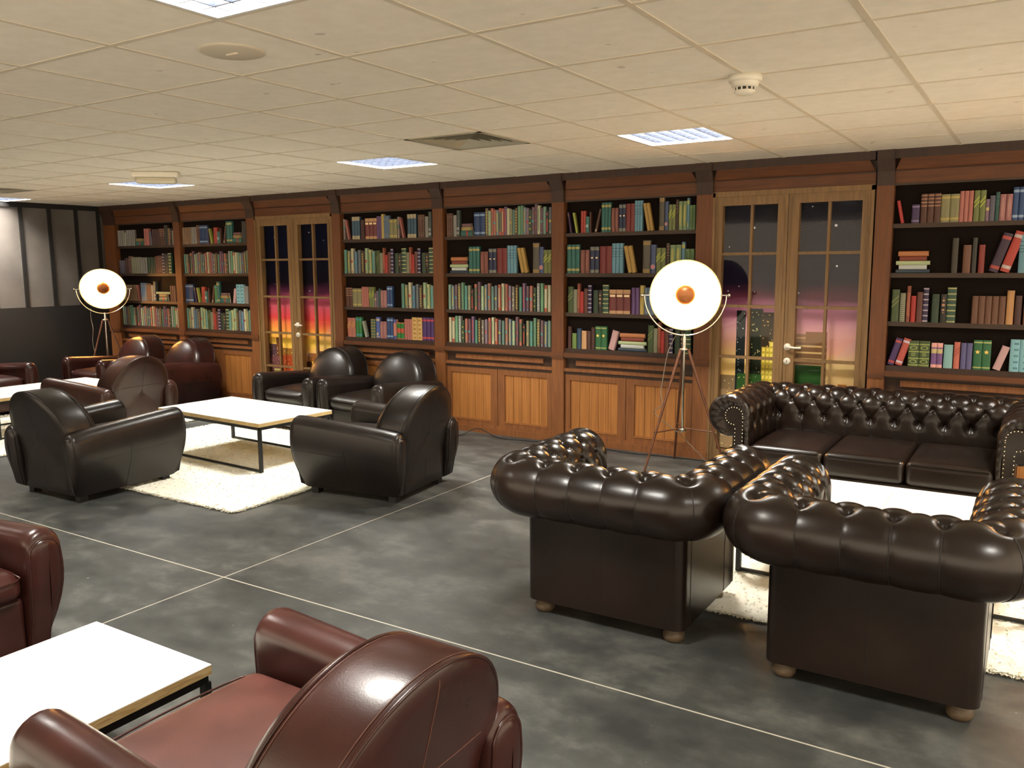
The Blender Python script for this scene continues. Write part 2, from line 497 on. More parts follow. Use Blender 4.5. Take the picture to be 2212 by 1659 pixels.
# ------------------------------------------------------------------ bookcase wall: a flat printed mural, built as shallow relief
FY = WALLY            # face of the joinery
BD = 6.97             # back boards
SH = [1.925, 1.568, 1.212, .885]      # board tops the books stand on
BAYS = [(-10.477, -9.251), (-9.133, -7.909), (-6.433, -5.190), (-5.063, -3.832), (-3.707, -2.468), (-.979, .262)]
BN = ['far left bookcase in the corner', 'bookcase left of the far glass door', 'bookcase right of the far glass door',
      'middle bookcase', 'bookcase behind the nearer tripod lamp', 'bookcase behind the tufted sofa']
for k, (xa, xb) in enumerate(BAYS):
    t = thing('bookcase', 'mural-printed wooden ' + BN[k] + ', four rows of books', 'bookcase', ((xa+xb)/2, FY, 0), 0, 'mural bookcases along the wall')
    hw = (xb-xa)/2
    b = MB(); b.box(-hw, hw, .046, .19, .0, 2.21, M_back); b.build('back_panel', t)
    for z, zb in ((1.925, 1.893), (1.568, 1.534), (1.212, 1.178)):
        b = MB(); b.box(-hw, hw, .004, .0455, zb, z, M_wdarkh); b.build('shelf', t)
    b = MB(); b.box(-hw, hw, .002, .0455, .845, .885, M_wdark); b.build('bottom_board', t)
    b = MB()
    b.box(-hw, hw, -.03, .17, .805, .845, M_woodh)
    b.box(-hw, hw, -.018, .17, .792, .805, M_wdarkh)
    b.build('ledge', t)
    b = MB()
    b.box(-hw, hw, .0, .17, 2.205, 2.30, M_woodh)
    b.box(-hw, hw, -.008, .0, 2.197, 2.212, M_wdarkh)
    b.box(-hw, hw, -.01, .17, 2.30, 2.306, M_wdark)
    b.add([(-hw, -.0, 2.306), (hw, -.0, 2.306), (hw-.04, -.05, 2.385), (-hw+.04, -.05, 2.385)], [(0, 1, 2, 3)], M_woodh)
    b.add([(-hw, .0, 2.306), (-hw+.04, -.05, 2.385), (-hw, .0, 2.385)], [(0, 1, 2)], M_wdark)
    b.add([(hw, .0, 2.306), (hw, .0, 2.385), (hw-.04, -.05, 2.385)], [(0, 1, 2)], M_wdark)
    b.box(-hw, hw, .001, .17, 2.306, 2.385, M_wdark)
    b.box(-hw, hw, -.06, .17, 2.385, CEIL, M_wdark)
    b.build('cornice', t)
    # the base cabinet: frieze rail with a raised slat, rail, two doors, plinth
    b = MB()
    b.box(-hw, hw, .03, .17, .70, .792, M_wdark)
    b.box(-hw+.11, hw-.11, .012, .03, .728, .775, M_woodm)
    b.build('frieze', t)
    b = MB(); b.box(-hw, hw, -.012, .17, .672, .70, M_woodm); b.box(-hw, hw, 0, .17, .645, .672, M_wdark); b.build('rail', t)
    for s_ in (-1, 1):
        d = MB()
        if s_ < 0: x0_, x1_ = -hw+.01, -.003
        else: x0_, x1_ = .003, hw-.01
        fr = .05
        z0_, z1_ = .085, .643
        ci = .078
        d.box(x0_, x1_, .0, .022, z0_, z0_+fr, M_woodm); d.box(x0_, x1_, .0, .022, z1_-fr, z1_, M_woodm)
        if s_ < 0:
            d.box(x0_, x0_+fr, .0, .022, z0_+fr, z1_-fr, M_woodm); d.box(x1_-ci, x1_, .0, .022, z0_+fr, z1_-fr, M_woodm); x1_ -= ci-fr
        else:
            d.box(x0_, x0_+ci, .0, .022, z0_+fr, z1_-fr, M_woodm); d.box(x1_-fr, x1_, .0, .022, z0_+fr, z1_-fr, M_woodm); x0_ += ci-fr
        do = d.build('cabinet_door', t)
        p = MB()
        n = 5
        pw = (x1_-x0_-2*fr)/n
        for q in range(n):
            p.box(x0_+fr+q*pw+.002, x0_+fr+(q+1)*pw-.002, .012, .022, z0_+fr, z1_-fr, M_panel)
        p.box(x0_+fr, x1_-fr, .016, .024, z0_+fr, z1_-fr, M_wdark)
        p.box(x0_+fr, x1_-fr, -.004, .0, z0_+fr-.012, z0_+fr-.004, M_panel)
        p.build('door_panel', do)
    b = MB(); b.box(-hw, hw, .024, .17, .08, .645, M_wdark); b.box(-hw, hw, -.02, .17, .0, .06, M_woodm); b.box(-hw, hw, -.008, .17, .06, .085, M_woodm); b.build('plinth', t)

PIL = [(-10.715, -10.477), (-9.251, -9.133), (-7.909, -7.775), (-6.55, -6.433), (-5.19, -5.063), (-3.832, -3.707), (-2.468, -2.33), (-1.097, -.979), (.262, .39)]
PN = ['in the far left corner', 'between the two far left bookcases', 'left of the far glass door', 'right of the far glass door', 'left of the middle bookcase',
      'right of the middle bookcase', 'just right of the nearer lamp head', 'above the sofa, right of the near glass door', 'beyond the right edge of the picture']
for k, (xa, xb) in enumerate(PIL):
    t = thing('pilaster', 'wooden pilaster ' + PN[k], 'pilaster', ((xa+xb)/2, FY, 0), 0, 'mural pilasters between the bookcases')
    hw = (xb-xa)/2
    b = MB(); b.box(-hw, hw, -.022, .19, .846, 2.20, M_wood); b.build('shaft', t)
    b = MB()
    xs, ys = hw, -.022
    xt, yt = hw, -.075
    V = [(-xs, ys, 2.2), (xs, ys, 2.2), (xs, .19, 2.2), (-xs, .19, 2.2), (-xs, ys-.01, 2.30), (xs, ys-.01, 2.30), (xs, .19, 2.30), (-xs, .19, 2.30),
         (-xt, yt, 2.39), (xt, yt, 2.39), (xt, .19, 2.39), (-xt, .19, 2.39), (-xt, yt, CEIL), (xt, yt, CEIL), (xt, .19, CEIL), (-xt, .19, CEIL)]
    F_ = []
    for l in range(3):
        o = l*4
        for q in range(4): F_.append((o+q, o+(q+1) % 4, o+4+(q+1) % 4, o+4+q))
    b.add(V, F_, M_wdark)
    b.build('capital', t)
    b = MB(); b.box(-hw, hw, -.018, .19, 0, .792, M_woodm); b.box(-hw, hw, -.026, .0, 0, .065, M_woodm); b.build('pedestal', t)
    b = MB(); b.box(-hw, hw, -.034, .19, .792, .846, M_woodh); b.build('ledge', t)
w = MB(); w.box(.42, XR, FY, 7.0, 0, CEIL+.2, M_wood); struct(w.build('wall_right'), 'wood coloured wall beyond the last bookcase')

# ------------------------------------------------------------------ glass doors of the mural, in relief, with the night city picture behind
def sky_mat(name, stops, slant):
    m = mat(name, (50, 50, 50), .75, spec=0.0)
    nt, N, L, b = nodes(m)
    tc = N.new('ShaderNodeTexCoord'); sp = N.new('ShaderNodeSeparateXYZ'); L.new(tc.outputs['Object'], sp.inputs[0])
    nz = N.new('ShaderNodeTexNoise'); nz.inputs['Scale'].default_value = 3; mp = N.new('ShaderNodeMapping'); mp.inputs['Scale'].default_value = (.5, 1, 3)
    L.new(tc.outputs['Object'], mp.inputs[0]); L.new(mp.outputs[0], nz.inputs['Vector'])
    ad = N.new('ShaderNodeMath'); ad.operation = 'MULTIPLY_ADD'; ad.inputs[1].default_value = .16; L.new(nz.outputs[0], ad.inputs[0]); L.new(sp.outputs[2], ad.inputs[2])
    mr = N.new('ShaderNodeMapRange'); mr.inputs[1].default_value = .15; mr.inputs[2].default_value = 2.2; L.new(ad.outputs[0], mr.inputs[0])
    cr = N.new('ShaderNodeValToRGB')
    e = cr.color_ramp.elements
    def ps(z): return min(1, max(0, (z+.08-.15)/2.05))
    e[0].position = ps(stops[0][0]); e[0].color = (*lin(stops[0][1]), 1)
    e[1].position = ps(stops[-1][0]); e[1].color = (*lin(stops[-1][1]), 1)
    for z, col in stops[1:-1]:
        q = e.new(ps(z)); q.color = (*lin(col), 1)
    L.new(mr.outputs[0], cr.inputs[0])
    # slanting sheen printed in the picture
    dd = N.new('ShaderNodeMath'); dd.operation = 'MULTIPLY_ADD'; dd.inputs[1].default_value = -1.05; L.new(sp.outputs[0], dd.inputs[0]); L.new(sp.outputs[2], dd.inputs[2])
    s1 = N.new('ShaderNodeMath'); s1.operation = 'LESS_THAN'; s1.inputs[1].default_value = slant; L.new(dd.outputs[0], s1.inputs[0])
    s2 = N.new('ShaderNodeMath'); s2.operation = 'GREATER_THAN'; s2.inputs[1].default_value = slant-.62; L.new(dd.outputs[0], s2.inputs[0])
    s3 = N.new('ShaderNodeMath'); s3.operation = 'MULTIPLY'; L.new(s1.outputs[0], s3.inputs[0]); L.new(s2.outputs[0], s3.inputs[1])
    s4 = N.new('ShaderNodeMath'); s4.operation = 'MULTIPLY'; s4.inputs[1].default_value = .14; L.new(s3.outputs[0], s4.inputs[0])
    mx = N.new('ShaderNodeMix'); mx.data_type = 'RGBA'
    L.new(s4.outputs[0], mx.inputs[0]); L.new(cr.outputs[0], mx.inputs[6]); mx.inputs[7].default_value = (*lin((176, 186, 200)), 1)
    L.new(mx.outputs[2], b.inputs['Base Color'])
    return m
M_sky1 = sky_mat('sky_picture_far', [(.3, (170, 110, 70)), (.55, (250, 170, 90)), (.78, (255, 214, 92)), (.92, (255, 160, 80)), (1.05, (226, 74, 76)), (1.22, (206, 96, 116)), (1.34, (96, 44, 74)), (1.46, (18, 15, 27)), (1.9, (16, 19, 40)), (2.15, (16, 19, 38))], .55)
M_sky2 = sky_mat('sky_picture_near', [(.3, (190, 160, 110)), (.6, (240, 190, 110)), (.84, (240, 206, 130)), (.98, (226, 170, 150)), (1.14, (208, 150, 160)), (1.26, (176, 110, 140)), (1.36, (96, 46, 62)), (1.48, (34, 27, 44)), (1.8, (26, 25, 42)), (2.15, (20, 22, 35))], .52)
M_star = mat('star_white', (240, 244, 250), .6)
M_glass = bpy.data.materials.new('pane_glass'); M_glass.use_nodes = True
_n = M_glass.node_tree.nodes; _l = M_glass.node_tree.links; _n.remove(_n['Principled BSDF'])
_t = _n.new('ShaderNodeBsdfTransparent'); _g = _n.new('ShaderNodeBsdfGlossy'); _g.inputs['Roughness'].default_value = .03
_m = _n.new('ShaderNodeMixShader'); _m.inputs[0].default_value = .012
_l.new(_t.outputs[0], _m.inputs[1]); _l.new(_g.outputs[0], _m.inputs[2]); _l.new(_m.outputs[0], _n['Material Output'].inputs[0])

def cmat(rgb): return mat('print_%d_%d_%d' % rgb, rgb, .75, spec=0.0)

def glass_door(idx, ox, sky, blds, stars, where):
    """ox: world x of the door's centre line"""
    root = MB()
    t = thing('door_%d' % idx, 'tall mural-printed double glass door ' + where, None, (ox, FY, 0))
    t['kind'] = 'structure'
    L0, L1, R0, R1 = -.525, -.085, .079, .534
    b = MB()
    fy0, fy1 = -.006, .05
    b.box(-.607, -.585, -.02, .19, 0, 2.21, M_door); b.box(.595, .617, -.02, .19, 0, 2.21, M_door)
    b.box(-.607, .617, -.02, .19, 2.175, 2.215, M_door)
    b.box(-.607, .617, 0, .19, 2.215, 2.30, M_woodh)
    b.box(-.607, .617, -.012, .19, 2.30, 2.306, M_wdark)
    b.add([(-.607, -.0, 2.306), (.617, -.0, 2.306), (.577, -.05, 2.385), (-.567, -.05, 2.385)], [(0, 1, 2, 3)], M_woodh)
    b.box(-.607, .617, .001, .19, 2.306, 2.385, M_wdark)
    b.box(-.607, .617, -.06, .19, 2.385, CEIL, M_wdark)
    b.build('frame', t)
    for (a, c_, g0, g1, sp) in ((-.585, -.006, L0, L1, -.292), (-.002, .595, R0, R1, .299)):
        d = MB()
        d.box(a, g0, fy0, fy1, .0, 2.175, M_door); d.box(g1, c_, fy0, fy1, .0, 2.175, M_door)
        d.box(g0, g1, fy0, fy1, 2.105, 2.175, M_door); d.box(g0, g1, fy0, fy1, 0, .10, M_door)
        # mouldings
        d.box(a+.018, a+.024, fy0-.006, fy0, .0, 2.15, M_door); d.box(c_-.03, c_-.024, fy0-.006, fy0, .0, 2.15, M_door)
        leaf = d.build('door_leaf', t)
        mu = MB()
        for z in (1.722, 1.302, .885, .495):
            mu.box(g0, g1, .002, .04, z-.011, z+.011, M_door)
        mu.box(sp-.010, sp+.010, .003, .039, .10, 2.105, M_door)
        mu.build('muntin', leaf)
        gl = MB(); gl.box(g0-.005, g1+.005, .018, .022, .095, 2.11, M_glass); gl.build('pane', leaf)
    hd = MB()
    hx = .028
    hd.lathe([(0, -.012), (.026, -.012), (.028, 0)], M_white, 24, (hx, fy0, .99), (0, 1, 0))
    hd.tube([(hx, fy0-.01, .99), (hx, fy0-.045, .99), (hx+.02, fy0-.05, .992), (hx+.07, fy0-.05, .988), (hx+.115, fy0-.048, .99)], [.009, .009, .01, .008, .01], M_white, 10)
    hd.build('handle', t)
    hd = MB(); hd.lathe([(0, -.008), (.026, -.008), (.028, 0)], M_white, 24, (hx, fy0, .876), (0, 1, 0)); hd.box(hx-.002, hx+.002, fy0-.0095, fy0-.008, .862, .888, M_dseam); hd.build('keyhole_plate', t)
    # the picture
    p = MB()
    py = .11
    p.box(-.58, .58, py, py+.02, .05, 2.16, sky)
    for (x0_, x1_, z0_, z1_, col, wins, wc) in blds:
        py -= .0012
        p.box(x0_, x1_, py, .11, z0_, z1_, cmat(col))
        rnd = random.Random(int(abs(x0_)*1000)+int(z1_*977))
        if wins == 'rand':
            n = int((x1_-x0_)*(z1_-z0_)*520)
            for _ in range(n):
                u, v = rnd.uniform(x0_+.005, x1_-.012), rnd.uniform(z0_+.02, z1_-.02)
                s_ = rnd.uniform(.004, .008)
                p.box(u, u+s_, py-.001, py, v, v+s_*1.2, cmat(wc))
        elif wins == 'grid':
            nx, nz = max(2, int((x1_-x0_)/.03)), int((z1_-z0_)/.045)
            for a in range(nx):
                for q in range(nz):
                    u = x0_+(a+.2)*(x1_-x0_)/nx; v = z0_+(q+.2)*(z1_-z0_)/nz
                    p.box(u, u+.6*(x1_-x0_)/nx, py-.001, py, v, v+.6*(z1_-z0_)/nz, cmat(wc))
        elif wins == 'bands':
            nz = int((z1_-z0_)/.05)
            for q in range(nz):
                v = z0_+(q+.3)*(z1_-z0_)/nz
                p.box(x0_, x1_, py-.001, py, v, v+.014, cmat(wc))
    for (sx, sz, sr) in stars:
        p.disc((sx, .1085, sz), sr, M_star, 8)
    o = p.build('city_picture', None, (ox, FY, 0))
    tag(o, 'printed picture of a city at dusk behind the panes of the ' + ('far' if idx == 1 else 'near') + ' glass door', 'picture', 'dusk city pictures behind the glass doors')

B1 = [(-.58, -.44, .3, .74, (92, 66, 74), 'rand', (255, 226, 160)), (-.46, -.36, .3, .82, (120, 76, 44), 'rand', (255, 230, 170)), (-.36, -.10, .3, .70, (150, 104, 46), 'rand', (255, 236, 150)),
      (-.15, -.05, .3, .79, (140, 96, 44), 'rand', (255, 236, 170)), (.05, .30, .3, .66, (150, 92, 46), 'rand', (255, 226, 150)), (.20, .46, .3, .69, (96, 56, 36), 'rand', (250, 220, 150)),
      (.44, .56, .3, .64, (150, 90, 50), None, None), (-.58, -.34, .1, .60, (120, 76, 76), 'rand', (250, 180, 140)), (-.36, -.04, .1, .62, (168, 74, 40), 'rand', (255, 210, 140)),
      (.04, .12, .1, .56, (70, 36, 26), None, None), (.12, .26, .1, .57, (190, 150, 50), 'grid', (250, 226, 90)), (.26, .56, .1, .54, (96, 48, 34), 'rand', (255, 214, 130)),
      (-.22, -.10, .1, .48, (220, 96, 50), 'rand', (255, 230, 200)), (-.50, -.35, .12, .45, (206, 196, 120), None, None)]
S1 = [(.14, 2.02, .008), (.36, 1.93, .005), (.12, 1.37, .008), (-.42, 1.98, .004), (-.44, 1.44, .004), (.2, 1.75, .003), (-.2, 1.7, .003)]
B2 = [(-.58, -.20, .3, .72, (140, 116, 84), 'rand', (255, 236, 170)), (-.42, -.345, .1, 1.262, (38, 44, 46), 'rand', (226, 232, 226)), (-.33, -.205, .1, 1.278, (36, 42, 32), 'rand', (240, 226, 150)),
      (-.215, -.09, .3, 1.25, (60, 52, 38), 'rand', (240, 196, 100)), (-.205, -.14, .2, .97, (186, 164, 60), 'grid', (236, 214, 100)), (-.145, -.06, .2, 1.015, (206, 184, 72), 'grid', (244, 224, 110)),
      (.05, .30, .3, 1.085, (150, 116, 84), 'bands', (190, 150, 110)), (.14, .30, .3, 1.105, (140, 104, 74), None, None), (.05, .30, .3, 1.02, (124, 92, 66), 'bands', (206, 176, 120)),
      (.05, .285, .1, .84, (48, 84, 42), None, None), (.40, .46, .3, .70, (150, 96, 46), 'rand', (255, 240, 180)), (.34, .56, .1, .63, (160, 104, 60), 'rand', (255, 240, 190)),
      (-.40, -.20, .1, .74, (50, 84, 40), 'rand', (255, 226, 150)), (-.58, -.42, .1, .60, (170, 140, 100), 'rand', (255, 240, 190))]
S2 = [(-.30, 1.93, .010), (.33, 1.93, .011), (.35, 1.62, .008), (.07, 1.41, .006), (-.28, 1.415, .005), (-.41, 1.46, .005), (-.50, 1.42, .005), (-.50, 1.78, .004), (.15, 2.08, .005)]
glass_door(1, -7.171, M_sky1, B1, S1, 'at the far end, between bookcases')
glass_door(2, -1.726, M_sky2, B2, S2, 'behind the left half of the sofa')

# ------------------------------------------------------------------ books of the printed mural, raised as shallow solids
# key: width, height, cover, accent, pattern, words
K = {
 'tealG': (.043, .255, (38, 112, 102), (196, 176, 92), 'bands', 'teal book with gold bands'),
 'terr': (.046, .205, (142, 72, 56), (166, 96, 76), 'inlay', 'terracotta book with oval inlay'),
 'navy': (.045, .235, (34, 44, 84), (178, 176, 140), 'triple', 'navy book with pale triple bands'),
 'red': (.060, .235, (142, 40, 34), (160, 60, 50), 'plain', 'thick plain red book'),
 'sky': (.035, .258, (110, 168, 192), (40, 70, 90), 'cross', 'pale blue book with dark rings'),
 'must': (.037, .235, (202, 156, 66), (180, 130, 50), 'plain', 'mustard yellow book'),
 'greyG': (.070, .278, (98, 88, 72), (208, 160, 72), 'triple', 'tall grey-brown book with ochre bands'),
 'blueR': (.048, .240, (72, 88, 134), (222, 170, 170), 'ring', 'slate blue book with pink ring'),
 'olive': (.043, .212, (126, 134, 66), (190, 200, 62), 'diag', 'olive book with lime diagonal stripe'),
 'dkb': (.030, .250, (74, 44, 24), (150, 110, 80), 'topbands', 'dark brown book with tan rings'),
 'sage': (.050, .235, (128, 156, 104), (196, 186, 84), 'inlay', 'sage green book with yellow inlay'),
 'blueY': (.029, .258, (98, 148, 172), (190, 186, 90), 'topband', 'slim blue book with yellow top'),
 'grn': (.042, .200, (98, 134, 70), (76, 112, 56), 'inlay', 'plain mossy green book'),
 'purL': (.020, .185, (66, 36, 78), (120, 70, 60), 'topband', 'thin dark purple book'),
 'lime': (.020, .180, (176, 186, 66), (150, 160, 50), 'plain', 'thin lime green book'),
 'redP': (.026, .190, (204, 62, 44), (180, 50, 36), 'plain', 'bright red book'),
 'tring': (.036, .140, (52, 128, 118), (226, 236, 226), 'bigring', 'short teal book with white ring'),
 'brnS': (.015, .180, (96, 58, 44), (80, 44, 30), 'plain', 'thin brown book'),
 'brnL': (.021, .205, (96, 56, 38), (190, 170, 150), 'foot', 'brown book with pale foot'),
 'blueT': (.031, .235, (58, 92, 118), (196, 176, 136), 'ends', 'blue book with beige ends'),
 'dkred': (.030, .200, (84, 40, 32), (70, 30, 26), 'plain', 'plain dark red-brown book'),
 'maroon': (.047, .212, (128, 50, 46), (222, 164, 110), 'label', 'maroon book with peach label bands'),
 'pur': (.029, .230, (112, 72, 128), (100, 62, 112), 'plain', 'plain purple book'),
 'yel': (.030, .250, (204, 172, 78), (180, 150, 60), 'plain', 'tall plain yellow book'),
 'bluL': (.022, .232, (98, 124, 156), (180, 168, 120), 'lines', 'slim grey-blue book with fine lines'),
 'khaki': (.052, .195, (150, 142, 92), (206, 178, 84), 'bands', 'khaki book with gold bands'),
 'slpk': (.022, .215, (150, 130, 124), (88, 128, 120), 'midband', 'slim greyish pink book'),
 'pinkL': (.021, .205, (190, 108, 94), (170, 90, 80), 'plain', 'thin salmon pink book'),
 'brn3': (.023, .225, (112, 66, 42), (150, 134, 112), 'lines', 'slim brown book with grey lines'),
 'grey': (.042, .205, (148, 142, 134), (130, 124, 118), 'plain', 'pale grey book'),
 'ringG': (.036, .250, (74, 84, 78), (214, 206, 200), 'ring8', 'dark grey book with two white rings'),
 'blueW': (.034, .222, (42, 78, 138), (156, 186, 222), 'bands', 'blue book with pale blue bands'),
 'blueWB': (.064, .222, (36, 66, 120), (140, 170, 206), 'bands', 'thick blue book with pale bands'),
 'gdiag': (.045, .235, (72, 92, 40), (118, 130, 64), 'diag', 'green book with paler diagonal panel'),
 'knit': (.032, .210, (166, 166, 130), (120, 120, 92), 'ribs', 'beige book with ribbed spine'),
 'orcol': (.020, .262, (190, 96, 62), (150, 70, 46), 'ends', 'tall thin orange book'),
 'redF': (.030, .190, (206, 42, 32), (180, 34, 26), 'plain', 'small vivid red book'),
 'brnT': (.038, .218, (112, 56, 40), (140, 86, 60), 'plain', 'plain reddish brown book'),
 'pstud': (.030, .250, (52, 34, 84), (206, 190, 200), 'studs', 'dark purple book with pale studs'),
 'dkgr': (.045, .205, (42, 68, 38), (96, 120, 84), 'four', 'dark green book with small dots'),
 'orn': (.036, .205, (38, 30, 20), (206, 150, 104), 'beads', 'black book with copper beads'),
 'gstud': (.050, .255, (48, 88, 66), (208, 196, 120), 'studs', 'green book with seven gold bars'),
 'dkred2': (.034, .165, (96, 54, 42), (80, 40, 30), 'plain', 'low plain brown book'),
 'grnS': (.038, .140, (116, 150, 64), (90, 120, 50), 'plain', 'short bright green book'),
 'bluS': (.034, .185, (50, 84, 118), (40, 70, 100), 'plain', 'plain dull blue book'),
 'peach': (.042, .165, (238, 176, 116), (220, 150, 90), 'plain', 'plain peach coloured book'),
 'gstar': (.047, .212, (40, 116, 62), (206, 206, 110), 'starbands', 'green book with gold star'),
 'pink': (.048, .175, (226, 174, 172), (196, 140, 140), 'plain', 'leaning pale pink book'),
 'redln': (.022, .165, (206, 48, 44), (180, 40, 36), 'plain', 'thin scarlet book leaning left'),
 'purb': (.052, .132, (72, 44, 96), (150, 130, 170), 'bands', 'short purple book with lilac bands'),
 'bband': (.042, .205, (92, 46, 26), (190, 130, 92), 'four4', 'brown book with four tan rings'),
 'pinkT': (.027, .212, (208, 116, 102), (190, 96, 84), 'plain', 'salmon red book'),
 'lily': (.022, .150, (150, 110, 136), (226, 206, 120), 'midband', 'short lilac book with cream patch'),
 'slate': (.032, .172, (102, 96, 116), (86, 80, 100), 'plain', 'plain slate coloured book'),
 'tdk': (.025, .195, (34, 88, 76), (90, 140, 120), 'cross', 'slim dark teal book with marks'),
 'rose': (.037, .178, (186, 116, 114), (204, 140, 130), 'inlay', 'dusty rose book'),
 'dkol': (.040, .245, (66, 58, 38), (50, 44, 30), 'plain', 'tall dark olive book'),
 'brno': (.050, .195, (128, 78, 48), (110, 62, 40), 'plain', 'rust brown book'),
 'dkgy': (.030, .245, (56, 52, 42), (46, 44, 36), 'plain', 'tall dark grey book'),
 'redc': (.038, .195, (158, 46, 34), (140, 40, 30), 'plain', 'dull red book'),
 'pbig': (.058, .275, (64, 34, 62), (204, 70, 60), 'bands', 'big leaning purple book with red bands'),
 'rbig': (.058, .285, (214, 64, 48), (220, 200, 196), 'bands', 'big leaning red book with white bands'),
 'brp': (.040, .195, (122, 74, 46), (100, 60, 36), 'plain', 'plain tobacco brown book'),
 'ort': (.044, .235, (218, 152, 84), (200, 130, 70), 'plain', 'tall tan orange book'),
 'pbs': (.045, .205, (80, 48, 108), (214, 76, 76), 'bands', 'leaning purple book with red ends'),
 'rbs': (.047, .205, (222, 88, 76), (232, 214, 226), 'bands', 'leaning coral book with white bands'),
 'oorn': (.070, .190, (74, 96, 44), (176, 188, 92), 'rings2', 'wide green book with lime rings'),
 'ppat': (.037, .180, (140, 92, 158), (236, 206, 130), 'patch', 'purple book with cream patch'),
 'aqua': (.058, .170, (150, 206, 204), (130, 190, 190), 'plain', 'plain pale aqua book'),
 'coral': (.038, .192, (234, 116, 92), (206, 90, 70), 'diag', 'coral book with creased stripes'),
 'perw': (.036, .187, (104, 98, 154), (90, 84, 140), 'plain', 'periwinkle blue book'),
 'achk': (.058, .225, (140, 206, 216), (86, 150, 160), 'checks', 'light turquoise book with dark checks'),
 'cdiag': (.048, .205, (206, 116, 92), (226, 160, 76), 'diag', 'coral book with gold diagonal'),
 'gblue': (.034, .215, (52, 140, 62), (66, 160, 190), 'bands', 'green book with blue ends'),
 'greyL': (.027, .175, (168, 168, 146), (150, 150, 130), 'plain', 'leaning grey book'),
 'ggold': (.026, .200, (90, 120, 92), (200, 160, 60), 'studs', 'slim green book with gold bars'),
 'ptag': (.044, .222, (86, 108, 190), (222, 196, 150), 'tag', 'blue book with cream tag'),
 'pblue': (.034, .205, (222, 136, 122), (82, 96, 180), 'ends', 'pink book with blue patches'),
 'gred': (.041, .175, (36, 140, 46), (216, 80, 46), 'wide', 'short green and red striped book'),
 'gchk': (.054, .232, (236, 186, 100), (186, 128, 44), 'checks', 'golden yellow checked book'),
 'pred': (.041, .235, (78, 44, 112), (222, 60, 76), 'bands', 'purple book with red bands'),
 'tan': (.036, .205, (150, 112, 72), (130, 96, 60), 'plain', 'tan book'),
 'stO': (.030, .200, (214, 128, 70), (190, 110, 56), 'plain', 'orange book lying flat, topmost of stack'),
 'stR': (.028, .180, (150, 60, 38), (130, 50, 30), 'plain', 'rust red book lying flat in stack'),
 'stG': (.024, .225, (198, 214, 156), (180, 196, 140), 'plain', 'pale green book lying flat in stack'),
 'stW': (.026, .185, (214, 220, 214), (200, 206, 200), 'plain', 'white book lying flat in stack'),
 'stB': (.022, .225, (44, 66, 86), (34, 54, 72), 'plain', 'dark blue book lying flat at stack bottom'),
 'stP': (.030, .110, (128, 84, 92), (100, 64, 70), 'plain', 'mauve book lying flat, topmost of stack'),
 'stT': (.036, .125, (186, 158, 92), (160, 132, 70), 'ends', 'ochre book lying flat in stack'),
 'stE': (.055, .135, (52, 112, 104), (206, 60, 44), 'midband', 'teal book with red strap lying flat'),
}
NC = {'sage': (132, 168, 146), 'grey': (136, 136, 126), 'mauve': (128, 96, 102), 'taupe': (132, 112, 92), 'green': (104, 150, 112), 'teal': (96, 160, 142), 'khaki': (150, 148, 112), 'black': (38, 46, 32),
      'olive': (108, 116, 84), 'plum': (118, 84, 96), 'mint': (168, 196, 150), 'blue-grey': (128, 146, 162), 'clay': (176, 120, 96), 'sea green': (104, 142, 128), 'slate': (112, 120, 126), 'rust': (200, 92, 62), 'cream': (212, 206, 164),
      'coral': (206, 104, 84), 'lilac': (142, 122, 140), 'stone': (140, 128, 112), 'brown': (96, 66, 42), 'jade': (84, 146, 124), 'violet': (122, 96, 134), 'salmon': (196, 116, 92), 'forest': (52, 80, 46), 'silver': (160, 166, 160), 'leaf green': (112, 170, 124),
      'white': (226, 224, 212), 'yellow': (212, 196, 70), 'red': (214, 74, 60), 'gold': (206, 176, 90), 'turquoise': (70, 178, 178), 'blue': (104, 140, 168), 'pale yellow': (206, 204, 130)}
SL = [('sage', None, 'plain', .245), ('blue-grey', 'yellow', 'line', .235), ('mauve', 'turquoise', 'dot', .245), ('taupe', 'yellow', 'beadsm', .255), ('green', None, 'plain', .265), ('teal', 'turquoise', 'dot', .235),
      ('khaki', 'gold', 'dot', .237), ('black', 'red', 'lineb', .205), ('olive', 'coral', 'tips', .250), ('plum', 'red', 'dots2', .272), ('mint', 'cream', 'dots2', .232), ('blue-grey', 'gold', 'line', .247), ('clay', 'turquoise', 'dot', .258),
      ('sea green', None, 'plain', .230), ('slate', 'yellow', 'dot', .238), ('rust', 'cream', 'line', .247), ('cream', 'leaf green', 'line', .258), ('coral', 'olive', 'line', .252), ('lilac', 'red', 'dot', .238), ('stone', 'cream', 'dots2', .230),
      ('brown', 'gold', 'beadsm', .247), ('jade', None, 'plain', .228), ('violet', 'red', 'line', .262), ('plum', 'turquoise', 'dot', .235), ('salmon', 'turquoise', 'dot', .237), ('forest', 'yellow', 'dots2', .222), ('silver', 'white', 'beadsm', .262),
      ('leaf green', None, 'plain', .262), ('cream', 'rust', 'tips', .246), ('cream', None, 'plain', .246)]
PWRD = {'line': 'stripe', 'lineb': 'stripe', 'dot': 'dot', 'dots2': 'dots', 'beadsm': 'beads', 'tips': 'ends'}
for n, (a, b_, p, h) in enumerate(SL):
    K['s%d' % n] = (.0295, h, NC[a], NC[b_] if b_ else NC[a], p, 'slim %s book' % a + (' with %s %s' % (b_, PWRD[p]) if b_ else ''))
SL2 = [('teal', 'green', 'line', .250), ('khaki', 'yellow', 'line', .238), ('cream', 'red', 'dot', .262), ('blue', 'turquoise', 'dot', .230), ('slate', None, 'plain', .245), ('brown', 'gold', 'beadsm', .235), ('mint', 'red', 'dot', .262), ('pale yellow', 'green', 'line', .245), ('sage', 'turquoise', 'line', .232)]
